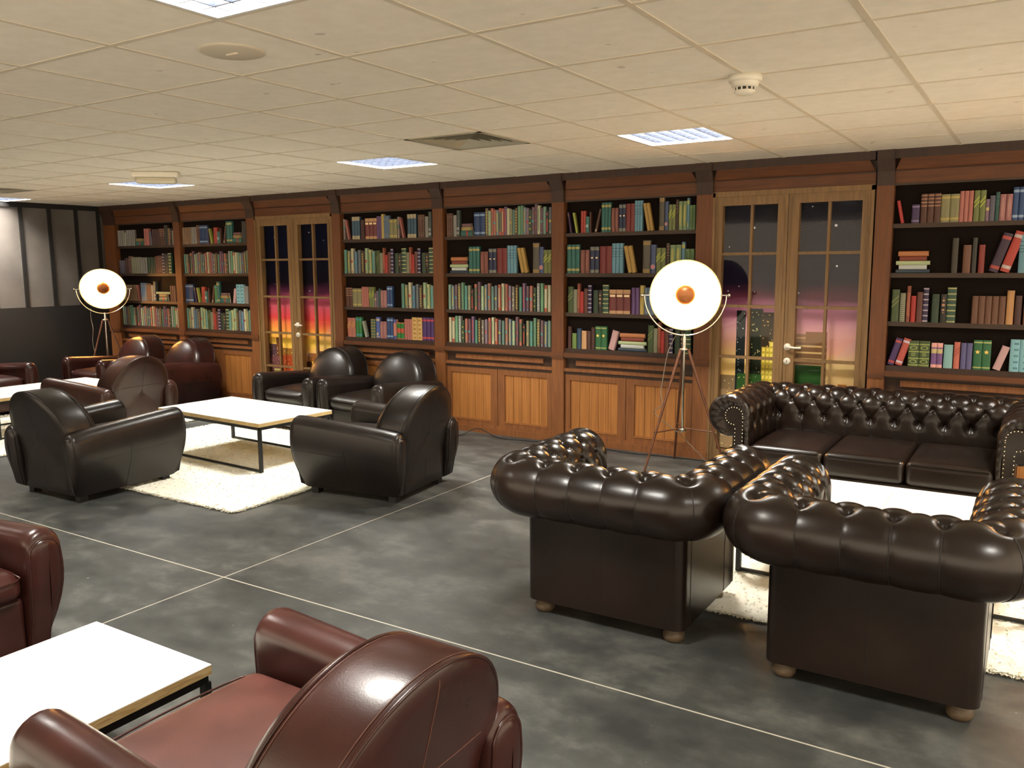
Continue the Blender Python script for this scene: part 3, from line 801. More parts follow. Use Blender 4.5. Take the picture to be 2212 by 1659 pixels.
for n, (a, b_, p, h) in enumerate(SL2):
    K['t%d' % n] = (.0285, h, NC[a], NC[b_] if b_ else NC[a], p, 'slim %s book' % a + (' with %s %s' % (b_, PWRD[p]) if b_ else ''))
def slim(ks, sc=1.0): return [(k, 1, 0, sc) for k in ks]
S30 = ['s%d' % n for n in range(30)]
T9 = ['t%d' % n for n in range(9)]
# rows: (key, count, lean in degrees (+ = top to the left), width scale) | number = gap | ('stack', [keys])
def r_(k, n=1, a=0, s=1.0): return (k, n, a, s)
A9 = [r_('gdiag', 1, 0, .95), r_('knit'), r_('orcol'), r_('redF'), r_('brnT', 1, 0, .85), r_('pstud'), .012, r_('dkgr', 1, 0, .9), r_('orn', 1, 0, .9), r_('gstud', 1, 0, .95)]
ROWS = {
 2: [[.012, r_('slpk'), r_('pinkL', 1, 11), .035, r_('blueT', 3), .012, r_('dkred', 2, 0, .7), .01, r_('maroon', 3), r_('pur', 2, 0, .9), r_('yel'), r_('bluL', 3, 0, .9), r_('khaki', 2, 0, .85), .004, r_('slpk'), r_('pinkL', 1, 11), .04, r_('blueT', 3, 0, 1.05), .02, r_('brn3', 3), .006, r_('grey', 1, 0, .9), r_('ringG')],
     [.01]+[x for k in T9 for x in (r_(k), .0105)]+A9+A9[1:]],
 3: [[.02, r_('brn3', 3), .006, r_('grey'), r_('ringG'), .015, ('stack', ['stE', 'stT', 'stP']), .012, r_('blueWB', 2), .004]+[r_(S30[(n*7+3) % 30], 1, 0, .98) for n in range(24)],
     [.06, ('stack', ['stB', 'stW', 'stG', 'stR', 'stO']), .004, r_('tealG', 3), .01, r_('terr', 2, 0, .98), .008, r_('navy', 2), .005, r_('red', 2), r_('sky', 3), .008, r_('must', 2, 12), .055, r_('greyG'), r_('blueR'), r_('olive', 2)],
     [.03]+[x for k in S30 for x in (r_(k), .0108)],
     [.03]+[x for k in S30[::-1] for x in (r_(k), .0108)]],
 4: [[.016, r_('purL', 1, 10), .008, r_('lime', 1, 11), .035, r_('redP', 2), r_('tring'), .004, r_('brnS'), .04, r_('brnL', 1, -13), .012, r_('tealG', 3, 0, .76), .004, r_('terr', 2, 0, .8), .004, r_('navy', 2, 0, .8), r_('red', 2, 0, .75), r_('sky', 3, 0, .72), .008, r_('must', 2, 11, .8), .055, r_('greyG', 1, 0, .72), .003, r_('blueR', 1, 0, .75), .003, r_('olive', 2, 0, .78), r_('dkb', 1, 0, .8), .003, r_('sage', 2, 0, .78), r_('blueY', 1, 0, .8), r_('grn', 2, 0, .68)],
     [.012, r_('tealG', 3), .008, r_('terr', 2), .005, r_('navy', 2), .006, r_('red', 2), r_('sky', 3), .008, r_('must', 2, 12), .06, r_('greyG'), .003, r_('blueR'), .003, r_('olive', 2), .003, r_('dkb'), .004, r_('sage', 2), .003, r_('blueY'), r_('grn', 2)],
     [.02]+A9+[.004, r_('maroon', 3, 0, 1.15), .008, r_('pur', 2), .004, r_('yel'), .003, r_('bluL', 3, 0, 1.1), r_('khaki', 2), .01, r_('rose', 2), r_('pinkT', 2), r_('slate')],
     [.02, r_('dkred'), .006, r_('grnS'), .004, r_('bluS'), .004, r_('peach'), r_('dkred2'), .003, r_('dkred'), .004, r_('gstar', 2), .012, r_('pink', 1, -15), .004, ('stack', ['stB', 'stW', 'stG', 'stR', 'stO']), .006]+A9],
 5: [[.015, r_('redln', 1, 12), .045, r_('purb'), .004, r_('bband', 3), r_('khaki', 2, 0, 1.1), r_('pinkT', 3), .003, r_('olive', 2, 0, .82), r_('lily'), r_('slate'), r_('tdk'), r_('rose', 2), r_('blueW', 2), .004, r_('t2', 1, 0, 1.1), .01, r_('t4', 1, 0, 1.1), .01, r_('s15', 1, 0, 1.1), .01, r_('s3', 1, 0, 1.1), .01, r_('s9', 1, 0, 1.1), .01, r_('s12', 1, 0, 1.1)],
     [.03, ('stack', ['stB', 'stW', 'stG', 'stR', 'stO']), .13, r_('dkol'), .03, r_('brno'), .004, r_('dkgy'), .01, r_('redc'), .025, r_('pbig', 1, -17), -.058, r_('rbig', 1, -17), -.02, r_('sky', 3, 0, 1.35), .02, r_('must', 2, 12), .06, r_('terr', 2)],
     [.015, r_('gdiag', 1, 0, 1.15), .004, r_('knit', 1, 0, 1.15), .006, r_('orcol', 1, 0, 1.2), .004, r_('redF', 1, 0, 1.1), .003, r_('brnT', 1, 0, 1.05), r_('pstud', 1, 0, 1.2), .02, r_('dkgr', 1, 0, 1.1), .006, r_('orn', 1, 0, 1.1), r_('gstud', 1, 0, 1.15), .10, r_('brp', 5), .004, r_('ort'), .004, r_('dkred', 1, 0, 1.4), .01, r_('brno'), r_('tealG', 2), r_('navy', 2)],
     [.006, r_('pbs', 1, -16), -.040, r_('rbs', 1, -16), -.008, r_('oorn', 2), .008, r_('ppat', 2), .006, r_('aqua'), .005, r_('coral'), .004, r_('perw', 2), .004, r_('gstar', 2, 0, 1.15), .012, r_('pink', 1, -18), .006, r_('achk', 2), .008, r_('grey', 2), r_('red', 2), r_('sage', 2)]],
 0: [[.012, r_('grey', 3, 0, .9), r_('greyL', 1, -6), r_('grey', 4, 0, .85), .02, ('stack', ['stE', 'stT']), .012, r_('pinkT', 3), r_('slate', 1, 8), r_('dkred', 4), r_('bband', 2), r_('dkgy', 2), r_('tan', 1, 0, .8), r_('orn'), r_('greyL')],
     [.012, r_('slate', 3), r_('dkred', 2), r_('brn3', 2), r_('knit', 4), r_('grey', 3), r_('dkgr', 3), r_('brnT', 1), r_('brn3', 3), r_('pstud'), r_('dkgy', 2), r_('gstud')],
     [.012, r_('dkred', 1), r_('khaki', 1), r_('tan', 6, 0, .8), r_('pinkL', 1, 9), .03, r_('bluL', 4), r_('brn3', 3, 0, 1.1), r_('grey', 1), r_('ringG'), ('stack', ['stE', 'stT', 'stG']), r_('dkred', 3)],
     [.02]+[x for k in S30 for x in (r_(k), .0108)]],
 1: [[.008, r_('tan', 4), r_('grey', 2), r_('brn3', 2), r_('blueWB', 2), r_('purL', 1), r_('lime', 1, 10), .03, r_('redP', 2), r_('tring'), r_('brnS'), .035, r_('brnL', 1, -12), r_('tealG', 2), .01, ('stack', ['stE', 'stT', 'stP']), r_('dkgy', 2)],
     [.02]+[x for k in (S30[5:]+S30[:5]) for x in (r_(k), .0108)],
     [.008, r_('blueWB', 2), .012, r_('purL', 1, 8), r_('lime', 1, 11), .035, r_('redP', 2), r_('tring'), .01, r_('brnS'), .04, r_('brnL', 1, -12), r_('gblue', 1), r_('tealG', 1), .012, ('stack', ['stE', 'stT', 'stP']), .05, r_('pink', 1, -10, .7), r_('achk', 2), r_('grey', 2, 0, .7)],
     [.01]+[x for k in T9 for x in (r_(k), .008)]+A9+[x for k in T9[::-1] for x in (r_(k), .008)]],
}
ROWS[2] += [[.012, r_('bband', 2, 0, 1.0), r_('khaki', 2, 0, 1.05), r_('pinkT', 3), .004, r_('olive', 2, 0, .7), r_('lily', 1, 0, .9), r_('slate', 1, 0, .85), r_('tdk', 1, 0, .9), r_('rose', 2, 0, .95), r_('blueW', 2, 0, .9), .105]+[x for k in T9 for x in (r_(k), .0105)],
            [.025, r_('cdiag', 2), .004, r_('gblue', 2), .006, r_('greyL', 1, 14), .042, r_('ggold', 2), .006, r_('ptag'), .003, r_('rose', 2), .003, r_('blueW', 2), .004, r_('pblue'), .002, r_('gred', 2), .002, r_('pinkT', 3), r_('gchk', 2), .004, r_('pred', 3)]]

PG = mat('book_pages', (206, 196, 170), .8)
def mute(c):
    g = .3*c[0]+.59*c[1]+.11*c[2]
    return tuple(int((x*.86+g*.14)*.84) for x in c)
def book_mb(key, w, h):
    _, _, c1, c2, pat, _ = K[key]
    c1, c2 = mute(c1), mute(c2)
    m1 = mat('cover_%d_%d_%d' % c1, c1, .5)
    m2 = mat('cover_%d_%d_%d' % c2, c2, .5)
    b = MB()
    D = .03
    hw = w/2
    bl = min(.008, w*.22)
    def arc(off=0, n=6):
        return [(-hw*math.cos(PI*i/n)*(1 if off == 0 else 1.0), -bl*math.sin(PI*i/n)*1.0-off) for i in range(n+1)]
    A = arc()
    g = [[(x, y_, 0) for x, y_ in A], [(x, y_, h) for x, y_ in A]]
    b.grid(g, m1, True)
    t = .0022
    b.box(-hw, -hw+t, 0, D, 0, h, m1); b.box(hw-t, hw, 0, D, 0, h, m1)
    b.box(-hw+t, hw-t, .001, .004, 0, h, m1)
    b.add([(x, y_, h) for x, y_ in A], [tuple(range(len(A)))], m1)
    b.box(-hw+t, hw-t, .004, D-.004, .003, h-.004, PG)
    def band(z0, z1, m=m2, f=1.0):
        n = 6
        B = [(-hw*f*math.cos(PI*i/n), -bl*math.sin(PI*i/n)-.0008) for i in range(n+1)]
        b.grid([[(x, y_, z0) for x, y_ in B], [(x, y_, z1) for x, y_ in B]], m, True)
    fy = -bl-.0012
    def line(x0_, x1_, z0, z1, m=m2):
        b.add([(x0_, fy, z0), (x1_, fy, z0), (x1_, fy, z1), (x0_, fy, z1)], [(0, 1, 2, 3)], m)
    if pat == 'bands':
        band(h*.08, h*.16); band(h*.84, h*.92)
    elif pat == 'ends':
        band(0, h*.16); band(h*.82, h)
    elif pat == 'label':
        band(0, h*.13); band(h*.83, h); band(h*.70, h*.79, mat('cover_cream', (236, 208, 160), .5), .9)
    elif pat == 'triple':
        for q in (.02, .06, .10, .86, .90, .94): band(h*q, h*(q+.022))
        if key == 'navy': band(h*.55, h*.60, mat('cover_cream', (236, 208, 160), .5), .8)
    elif pat == 'cross':
        for q in (.55, .63, .71, .82): band(h*q, h*(q+.014))
    elif pat == 'topbands':
        for q in (.58, .68, .78, .88): band(h*q, h*(q+.022))
    elif pat == 'four4':
        for q in (.56, .68, .80, .92): band(h*q, h*(q+.04))
    elif pat == 'topband':
        band(h*.80, h*.92); line(-w*.2, w*.2, h*.08, h*.24)
    elif pat == 'midband':
        band(h*.48, h*.62)
    elif pat == 'foot':
        band(h*.03, h*.14)
    elif pat == 'lines':
        for q in (.08, .13, .20, .80, .86): band(h*q, h*(q+.012))
    elif pat == 'inlay':
        pts = [(w*.24*math.cos(2*PI*i/18), h*.5+h*.38*max(-1, min(1, 1.25*math.sin(2*PI*i/18)))) for i in range(18)]
        b.add([(x, fy, z) for x, z in pts], [tuple(range(18))], m2)
    elif pat in ('ring', 'ring8', 'bigring'):
        cs = {'ring': [(h*.22, w*.44)], 'ring8': [(h*.13, w*.36), (h*.30, w*.36)], 'bigring': [(h*.42, w*.42)]}[pat]
        for z, rr in cs:
            b.disc((0, fy, z), rr, m2, 18); b.disc((0, fy-.0006, z), rr*.62, m1 if pat != 'ring' else mat('cover_rose', (196, 90, 96), .5), 16); b.disc((0, fy-.001, z), rr*.32, m2, 12)
    elif pat == 'diag':
        for q in (.42, .56):
            b.add([(-hw*.9, fy, h*q), (hw*.9, fy, h*(q+.2)), (hw*.9, fy, h*(q+.28)), (-hw*.9, fy, h*(q+.08))], [(0, 1, 2, 3)], m2)
    elif pat == 'ribs':
        for q in range(14): band(h*(q+.3)/14, h*(q+.7)/14)
    elif pat == 'studs':
        for q in range(7): band(h*(.02+q*.155), h*(.055+q*.155))
    elif pat == 'four':
        for dx, dz in ((0, .04), (0, -.04), (.28, 0), (-.28, 0)): b.disc((w*dx, fy, h*(.78+dz)), .0028, m2, 8)
    elif pat in ('beads',):
        for q, rr in ((.88, .1), (.78, .22), (.62, .27), (.45, .22), (.35, .12)): b.disc((0, fy, h*q), w*rr, m2, 10)
    elif pat == 'beadsm':
        for q in range(8): line(-w*.24, w*.24, h*(.08+q*.105), h*(.15+q*.105))
    elif pat == 'starbands':
        band(h*.06, h*.10); band(h*.90, h*.94)
        pts = [((w*.30 if i % 2 == 0 else w*.15)*math.sin(2*PI*i/10), h*.6+(w*.30 if i % 2 == 0 else w*.15)*math.cos(2*PI*i/10)) for i in range(10)][::-1]
        b.add([(x, fy, z) for x, z in pts], [tuple(range(10))], mat('cover_star', (238, 200, 100), .5))
    elif pat == 'rings2':
        for q in (.04, .30, .56, .84): band(h*q, h*(q+.045))
        for z in (.20, .73):
            for k_, m_ in ((1, m2), (.68, m1)):
                pts = [(w*.36*k_*math.cos(2*PI*i/18), h*z+h*.075*k_*math.sin(2*PI*i/18)) for i in range(18)]
                b.add([(x, fy-(.0005 if m_ is m1 else 0), zz) for x, zz in pts], [tuple(range(18))], m_)
        for q in (.42, .49): line(-w*.2, w*.2, h*q, h*(q+.03))
    elif pat == 'patch':
        band(h*.58, h*.76); band(h*.0, h*.13, mat('cover_pinkish', (222, 160, 150), .5)); band(h*.82, h, mat('cover_pinkish', (222, 160, 150), .5))
    elif pat == 'checks':
        for q in range(5): line(-w*.1, w*.38, h*(.08+q*.19), h*(.14+q*.19))
    elif pat == 'tag':
        band(h*.82, h*.92); b.disc((0, fy, h*.2), w*.3, m2, 14); band(h*.05, h*.09)
    elif pat == 'wide':
        band(h*.38, h*.66); band(0, h*.06, mat('cover_brick', (180, 96, 60), .5)); band(h*.94, h, mat('cover_brick', (180, 96, 60), .5))
    elif pat == 'line':
        line(-w*.17, w*.17, h*.12, h*.88)
    elif pat == 'lineb':
        line(-w*.2, w*.2, h*.08, h*.66); b.disc((0, fy, h*.86), w*.34, m2, 12)
    elif pat == 'dot':
        b.disc((0, fy, h*.48), w*.42, m2, 12); b.disc((0, fy, h*.06), w*.22, m2, 8)
    elif pat == 'dots2':
        for q in (.22, .46, .70): b.disc((0, fy, h*q), w*.30, m2, 10)
    elif pat == 'tips':
        band(0, h*.14); band(h*.86, h)
    return b

ORD = ['leftmost', 'second', 'third', 'fourth', 'fifth', 'sixth', 'seventh', 'eighth', 'ninth', 'tenth']
NUM = ['zero', 'one', 'two', 'three', 'four', 'five', 'six', 'seven', 'eight', 'nine', 'ten']
RWN = ['top shelf', 'second shelf', 'third shelf', 'bottom shelf']
BSH = ['corner mural bookcase', 'mural left of far door', 'mural right of far door', 'middle bookcase', 'mural bookcase behind nearer lamp', 'mural bookcase behind sofa']
BOOKS = []
for bay, rows in ROWS.items():
    xa, xb = BAYS[bay]
    for ri, row in enumerate(rows):
        tot = 0
        for it in row:
            if isinstance(it, float): tot += it
            elif it[0] == 'stack': tot += max(K[k][1] for k in it[1])+.006
            else: tot += it[1]*(K[it[0]][0]*it[3]+.0015)+(abs(math.sin(math.radians(it[2])))*K[it[0]][1] if it[2] else 0)
        sc = max(.7, min(1.25, (xb-xa-.022)/tot))
        if bay == 5: sc = 1.0
        x = xa+.006
        for it in row:
            if isinstance(it, float): x += it*sc; continue
            if it[0] == 'stack':
                wid = max(K[k][1] for k in it[1])*sc
                z = SH[ri]
                for k in it[1]:
                    w_, h_ = K[k][0]*(1.0 if k in ('stE', 'stT', 'stP') else 1.2), K[k][1]*sc
                    xx = x+(wid-h_)/2
                    BOOKS.append(dict(key=k, w=w_, h=h_, bay=bay, row=ri, loc=(xx, FY+.010, z+w_/2), ry=PI/2, sx=xx, sxm=xx+h_))
                    z += w_+.0004
                x += wid+.006*sc
                continue
            k, n, a, s_ = it
            h_ = K[k][1]
            if bay == 5: pass
            w_ = K[k][0]*s_*sc
            ar = math.radians(a)
            if a: x += math.sin(abs(ar))*h_*(.0 if a < 0 else .0)
            first = True
            for q in range(n):
                if x+w_ > xb-.004: break
                if a > 0:      # top leans left: the foot stands to the right
                    if first: x += math.sin(ar)*h_*.9
                    xc = x+w_/2
                elif a < 0:
                    xc = x+w_/2
                else:
                    xc = x+w_/2
                dz = w_/2*abs(math.sin(ar))
                BOOKS.append(dict(key=k, w=w_, h=h_, bay=bay, row=ri, loc=(xc, FY+.010, SH[ri]+dz+.0003), ry=-ar, sx=xc, sxm=xc))
                x += w_/math.cos(ar)+.0015*sc
                first = False
            if a < 0: x += math.sin(-ar)*h_*.8
# the nearest 300 stand as single things, the small far ones are one mass
for b in BOOKS:
    p = Vector(b['loc']); d = (p-Vector((0, 0, CAMZ)))
    b['area'] = b['w']*b['h']/(d.dot(fw)**2)*abs(d.y)/d.length
    dd = d.dot(fw); px = W/2+FPX*d.dot(r2)/dd
    b['in'] = px < W+8
BOOKS = [b for b in BOOKS]
vis = sorted([b for b in BOOKS if b['in']], key=lambda b: -b['area'])
for n, b in enumerate(vis): b['ind'] = n < 300
cnt = {}
for b in sorted([b for b in BOOKS if b.get('ind')], key=lambda b: b['sx']):
    kk = (K[b['key']][5], b['bay'], b['row'])
    cnt.setdefault(kk, []).append(b)
for kk, bs in cnt.items():
    ph, bay, ri = kk
    for n, b in enumerate(bs):
        if len(bs) == 1: s_ = '%s, %s, %s' % (ph, RWN[ri], BSH[bay])
        else:
            o = ORD[n] if n < len(bs)-1 else 'rightmost'
            s_ = '%s, %s of %s, %s, %s' % (ph, o, NUM[len(bs)], RWN[ri], BSH[bay])
        b['label'] = s_
BM = {}
mass = MB()
for b in BOOKS:
    kk = (b['key'], round(b['w'], 4), round(b['h'], 4))
    if kk not in BM: BM[kk] = [book_mb(*kk), None]
    if b.get('ind'):
        if BM[kk][1] is None: BM[kk][1] = BM[kk][0].mesh('book')
        o = bpy.data.objects.new('book', BM[kk][1]); C.objects.link(o)
        o.location = b['loc']; o.rotation_euler = (0, b['ry'], 0)
        tag(o, b['label'], 'book', 'books on the %s of the %s' % (RWN[b['row']], BSH[b['bay']]))
    elif b['in'] or b['bay'] == 5:
        mass.append(BM[kk][0], Matrix.Translation(b['loc']) @ Matrix.Rotation(b['ry'], 4, 'Y'))
tag(mass.build('books'), 'small muted mural books filling the rows of the far bookcases', 'books', None, 'stuff')

# ------------------------------------------------------------------ club chairs
def club_chair(name, label, loc, rz, lea, seatm, seam, group):
    t = thing(name, label, 'armchair', (loc[0], loc[1], 0), rz, group)
    # arms
    def arm_profile(h, f=1.0, sx=1, cx=.365):
        """closed-ish outline from inner bottom over the top to the outer bottom"""
        r = .075
        P = []
        P.append((.292, .05)); P.append((.292, .2)); P.append((.292, h-r))
        for i in range(1, 12):
            a = PI-PI*i/12
            P.append((cx+r*math.cos(a)*1.0, h-r+r*math.sin(a)))
        zz = h-r
        for i in range(0, 9):
            u = i/8
            z = zz-(zz-.05)*u
            x = .44-.095*(u**2.0)+.014*math.sin(PI*min(1, u*1.3))
            P.append((x, z))
        c = (cx-.005, h*.55)
        return [((c[0]+(x-c[0])*f)*sx, c[1]+(z-c[1])*(f if z > c[1] else (1-(1-f)*.35))) for x, z in P]
    for sx in (-1, 1):
        b = MB()
        R = []
        def hy(y): return .515+.065*(max(0, min(1, (.40-y)/.80))**.8)
        ys = [(-.452, .84), (-.450, .90), (-.443, .95), (-.430, .985), (-.41, 1.0)]+[(-.41+.81*i/10, 1.0) for i in range(1, 11)]+[(.420, .985), (.435, .95), (.443, .90), (.446, .84)]
        for y_, f_ in ys:
            row = []
            for (x, z) in arm_profile(hy(y_), f_, sx):
                # front edge leans back towards the floor
                k = max(0, (.40-z)/.35)**2
                wy_ = min(1, abs(y_)/.43)**3
                yy = y_ + (.05*k*wy_ if y_ < 0 else -.04*k*wy_)
                row.append((x, yy, z))
            R.append(row if sx > 0 else row[::-1])
        b.grid(R, lea)
        o = b.build('arm', t)
        for end, sg in ((R[0], 1), (R[-1], -1)):
            p = MB()
            n = len(end)
            cxm = sum(v[0] for v in end)/n; czm = sum(v[2] for v in end)/n
            rows = []
            for f_, dy in ((1, 0), (.86, -.006), (.66, -.011), (.4, -.014), (.2, -.0155), (0, -.016)):
                rows.append([(cxm+(v[0]-cxm)*f_, v[1]+dy*sg, v[2]+(czm-v[2])*(1-f_)*(.22 if v[2] > czm else .04)) for v in end])
            rows = [r_ + [r_[0]] for r_ in rows]
            if sg < 0: rows = [r_[::-1] for r_ in rows]
            p.grid(rows[::-1], lea)
            p.build('arm_panel', o)
            p = MB(); p.tube([(v[0]*1.0, v[1]-.001*sg, v[2]) for v in end], .0052, lea, 8)
            p.build('piping', o)
        # side seams: one along under the roll, one upright
        p = MB()
        pts = []
        for y_, f_ in ys[4:15]:
            pr = arm_profile(hy(y_), 1.0, sx); x, z = pr[17]
            pts.append((x+sx*.0006, y_, z))
        p.tube(pts, .0018, seam, 6)
        pr = arm_profile(hy(0), 1.0, sx)
        p.tube([(x+sx*.0005, .02, z) for x, z in pr[16:]], .0016, seam, 6)
        p.build('seam', o)
    # back: rounded dome
    def outline(n=44):
        P = []
        hwid = .325
        for z in (.05, .18, .28, .38, .43): P.append((.292-.02*(1-min(1, (z-.05)/.35)), z))
        P.append((.312, .455))
        for i in range(0, n+1):
            a = PI*i/n
            P.append((hwid*math.cos(a), .475+.314*math.sin(a)))
        P.append((-.312, .455))
        for z in (.43, .38, .28, .18, .05): P.append((-.292+.02*(1-min(1, (z-.05)/.35)), z))
        return P
    OL = outline()
    c0 = (0, .45)
    def tilt(z): return .0 + (0 if z < .30 else (z-.30)**1.25*.30)
    def ring(s_, y_):
        out = []
        for x, z in OL:
            X = c0[0]+(x-c0[0])*s_; Z = c0[1]+(z-c0[1])*s_
            out.append((X, y_+tilt(Z), Z))
        out.append(out[0])
        return out
    yf, yb = .175, .395
    front = []
    for s_ in (.02, .2, .4, .6, .75, .86, .93): front.append(ring(s_, yf-.075*(1-s_**2.4)-.018))
    front.append(ring(.97, yf-.012)); front.append(ring(.992, yf+.004))
    b = MB(); b.grid([r_[::-1] for r_ in front], lea)
    fo = b.build('backrest', t)
    b = MB()
    rim = [ring(.992, yf+.004), ring(1.004, yf+.016), ring(1.012, yf+.05), ring(1.014, (yf+yb)/2), ring(1.01, yb-.03), ring(1.0, yb-.008), ring(.992, yb)]
    b.grid([r_[::-1] for r_ in rim], lea)
    b.build('rim_band', fo)
    b = MB(); b.grid([r_[::-1] for r_ in [ring(.992, yb), ring(.97, yb+.008), ring(.8, yb+.016), ring(.5, yb+.02), ring(.02, yb+.022)]], lea)
    b.build('back_panel', fo)
    b = MB()
    b.tube(ring(.997, yf+.003)[5:-6], .0048, lea, 8, caps=True)
    b.build('piping', fo)
    b = MB()
    b.tube(ring(.997, yb+.001)[5:-6], .0048, lea, 8)
    b.build('piping', fo)
    b = MB()
    b.tube([(p_[0], p_[1]-.016, p_[2]) for p_ in ring(1.0065, yb)[5:-6]], .0013, seam, 5)
    b.build('seam', fo); b = MB()
    b.tube([(p_[0], p_[1]+.018, p_[2]) for p_ in ring(1.0065, yf)[5:-6]], .0013, seam, 5)
    b.build('seam', fo); b = MB()
    b.tube([(0, yf+.012+.048*k+tilt(.787), .789) for k in range(5)], .0016, seam, 5)
    b.build('seam', fo); b = MB()
    def boff(q): return float(np.interp(q, [.02, .5, .8, .97, .992], [.022, .02, .016, .008, 0]))+.0006
    zt_ = OL[len(OL)//2][1]
    def bpt(x, z, q): return (x, yb+boff(q)+tilt(z), z)
    vs_ = [bpt(0, .45+(zt_-.45)*q/10*.99, q/10*.99) for q in range(10, -1, -1)]+[bpt(0, .45-(.45-.05)*q/6, q/6) for q in range(1, 7)]
    b.tube(vs_, .0017, seam, 5)
    b.build('seam', fo); b = MB()
    hs_ = []
    for x_, z_ in OL:
        if z_ > .505:
            q = .052/(z_-.45)
            if q <= .98: hs_.append(bpt(x_*q, .502, q))
    for x_, z_ in []: pass
    b.tube(hs_, .0017, seam, 5)
    b.build('seam', fo)
    # seat
    b = MB(); b.rbox(-.285, .285, -.43, .22, .285, .425, .055, seatm, 5, 8, .022, .03); so = b.build('seat_cushion', t)
    b = MB()
    b.tube([(-.255, -.405, .412), (-.27, -.43, .396)]+[(-.24+.06*k, -.452-.012*(1-((k-4)/4)**2), .394) for k in range(9)]+[(.27, -.43, .396), (.255, -.405, .412)], .0035, lea, 8)
    b.build('piping', so)
    b = MB(); b.rbox(-.29, .29, -.405, .36, .05, .30, .02, lea, 3, 3); b.build('seat_base', t)
    for sx in (-1, 1):
        for y_ in (-.34, .33):
            b = MB(); x = sx*.29
            b.box(x-.03, x+.03, y_-.03, y_+.03, 0, .055, M_bfoot); b.build('leg', t)
    return t

GB = 'round-backed club chairs'
def deg(a): return math.radians(a)
# facing -Y is rz 0; +X is 90; +Y is 180; -X is -90
club_chair('club_chair', 'black leather club chair seen from behind, left of the middle coffee table', (-5.98, 3.60), deg(181), L_black, L_black, M_dseam, GB)
club_chair('club_chair', 'black leather club chair seen from behind, right end of the middle coffee table', (-4.13, 4.66), deg(-83), L_black, L_black, M_dseam, GB)
club_chair('club_chair', 'black leather club chair facing us in front of the far glass door', (-6.33, 6.21), deg(-2), L_black, L_black, M_dseam, GB)
club_chair('club_chair', 'black leather club chair facing us, its dome nearest the middle bookcase', (-5.42, 6.20), deg(-3), L_black, L_black, M_dseam, GB)
club_chair('club_chair', 'large burgundy leather club chair cut off by the bottom edge', (-1.56, 1.36), deg(-91), L_burg, L_seat, M_stitch, GB)
club_chair('club_chair', 'burgundy leather club chair at the left edge beyond the white table', (-3.87, 1.43), deg(90), L_burg, L_burg, M_dseam, GB)
club_chair('club_chair', 'brown leather club chair seen from behind beside the far coffee table', (-7.84, 4.90), deg(-84), L_tan, L_tan, M_dseam, GB)
club_chair('club_chair', 'brown leather club chair right under the far tripod lamp', (-9.62, 6.12), deg(-1), L_burg, L_burg, M_dseam, GB)
club_chair('club_chair', 'burgundy leather club chair against the bookcase left of the far glass door', (-8.72, 6.16), deg(-1), L_burg, L_burg, M_dseam, GB)
club_chair('club_chair', 'burgundy club chair with one arm showing at far left edge', (-10.15, 4.76), deg(90), L_burg, L_burg, M_dseam, GB)

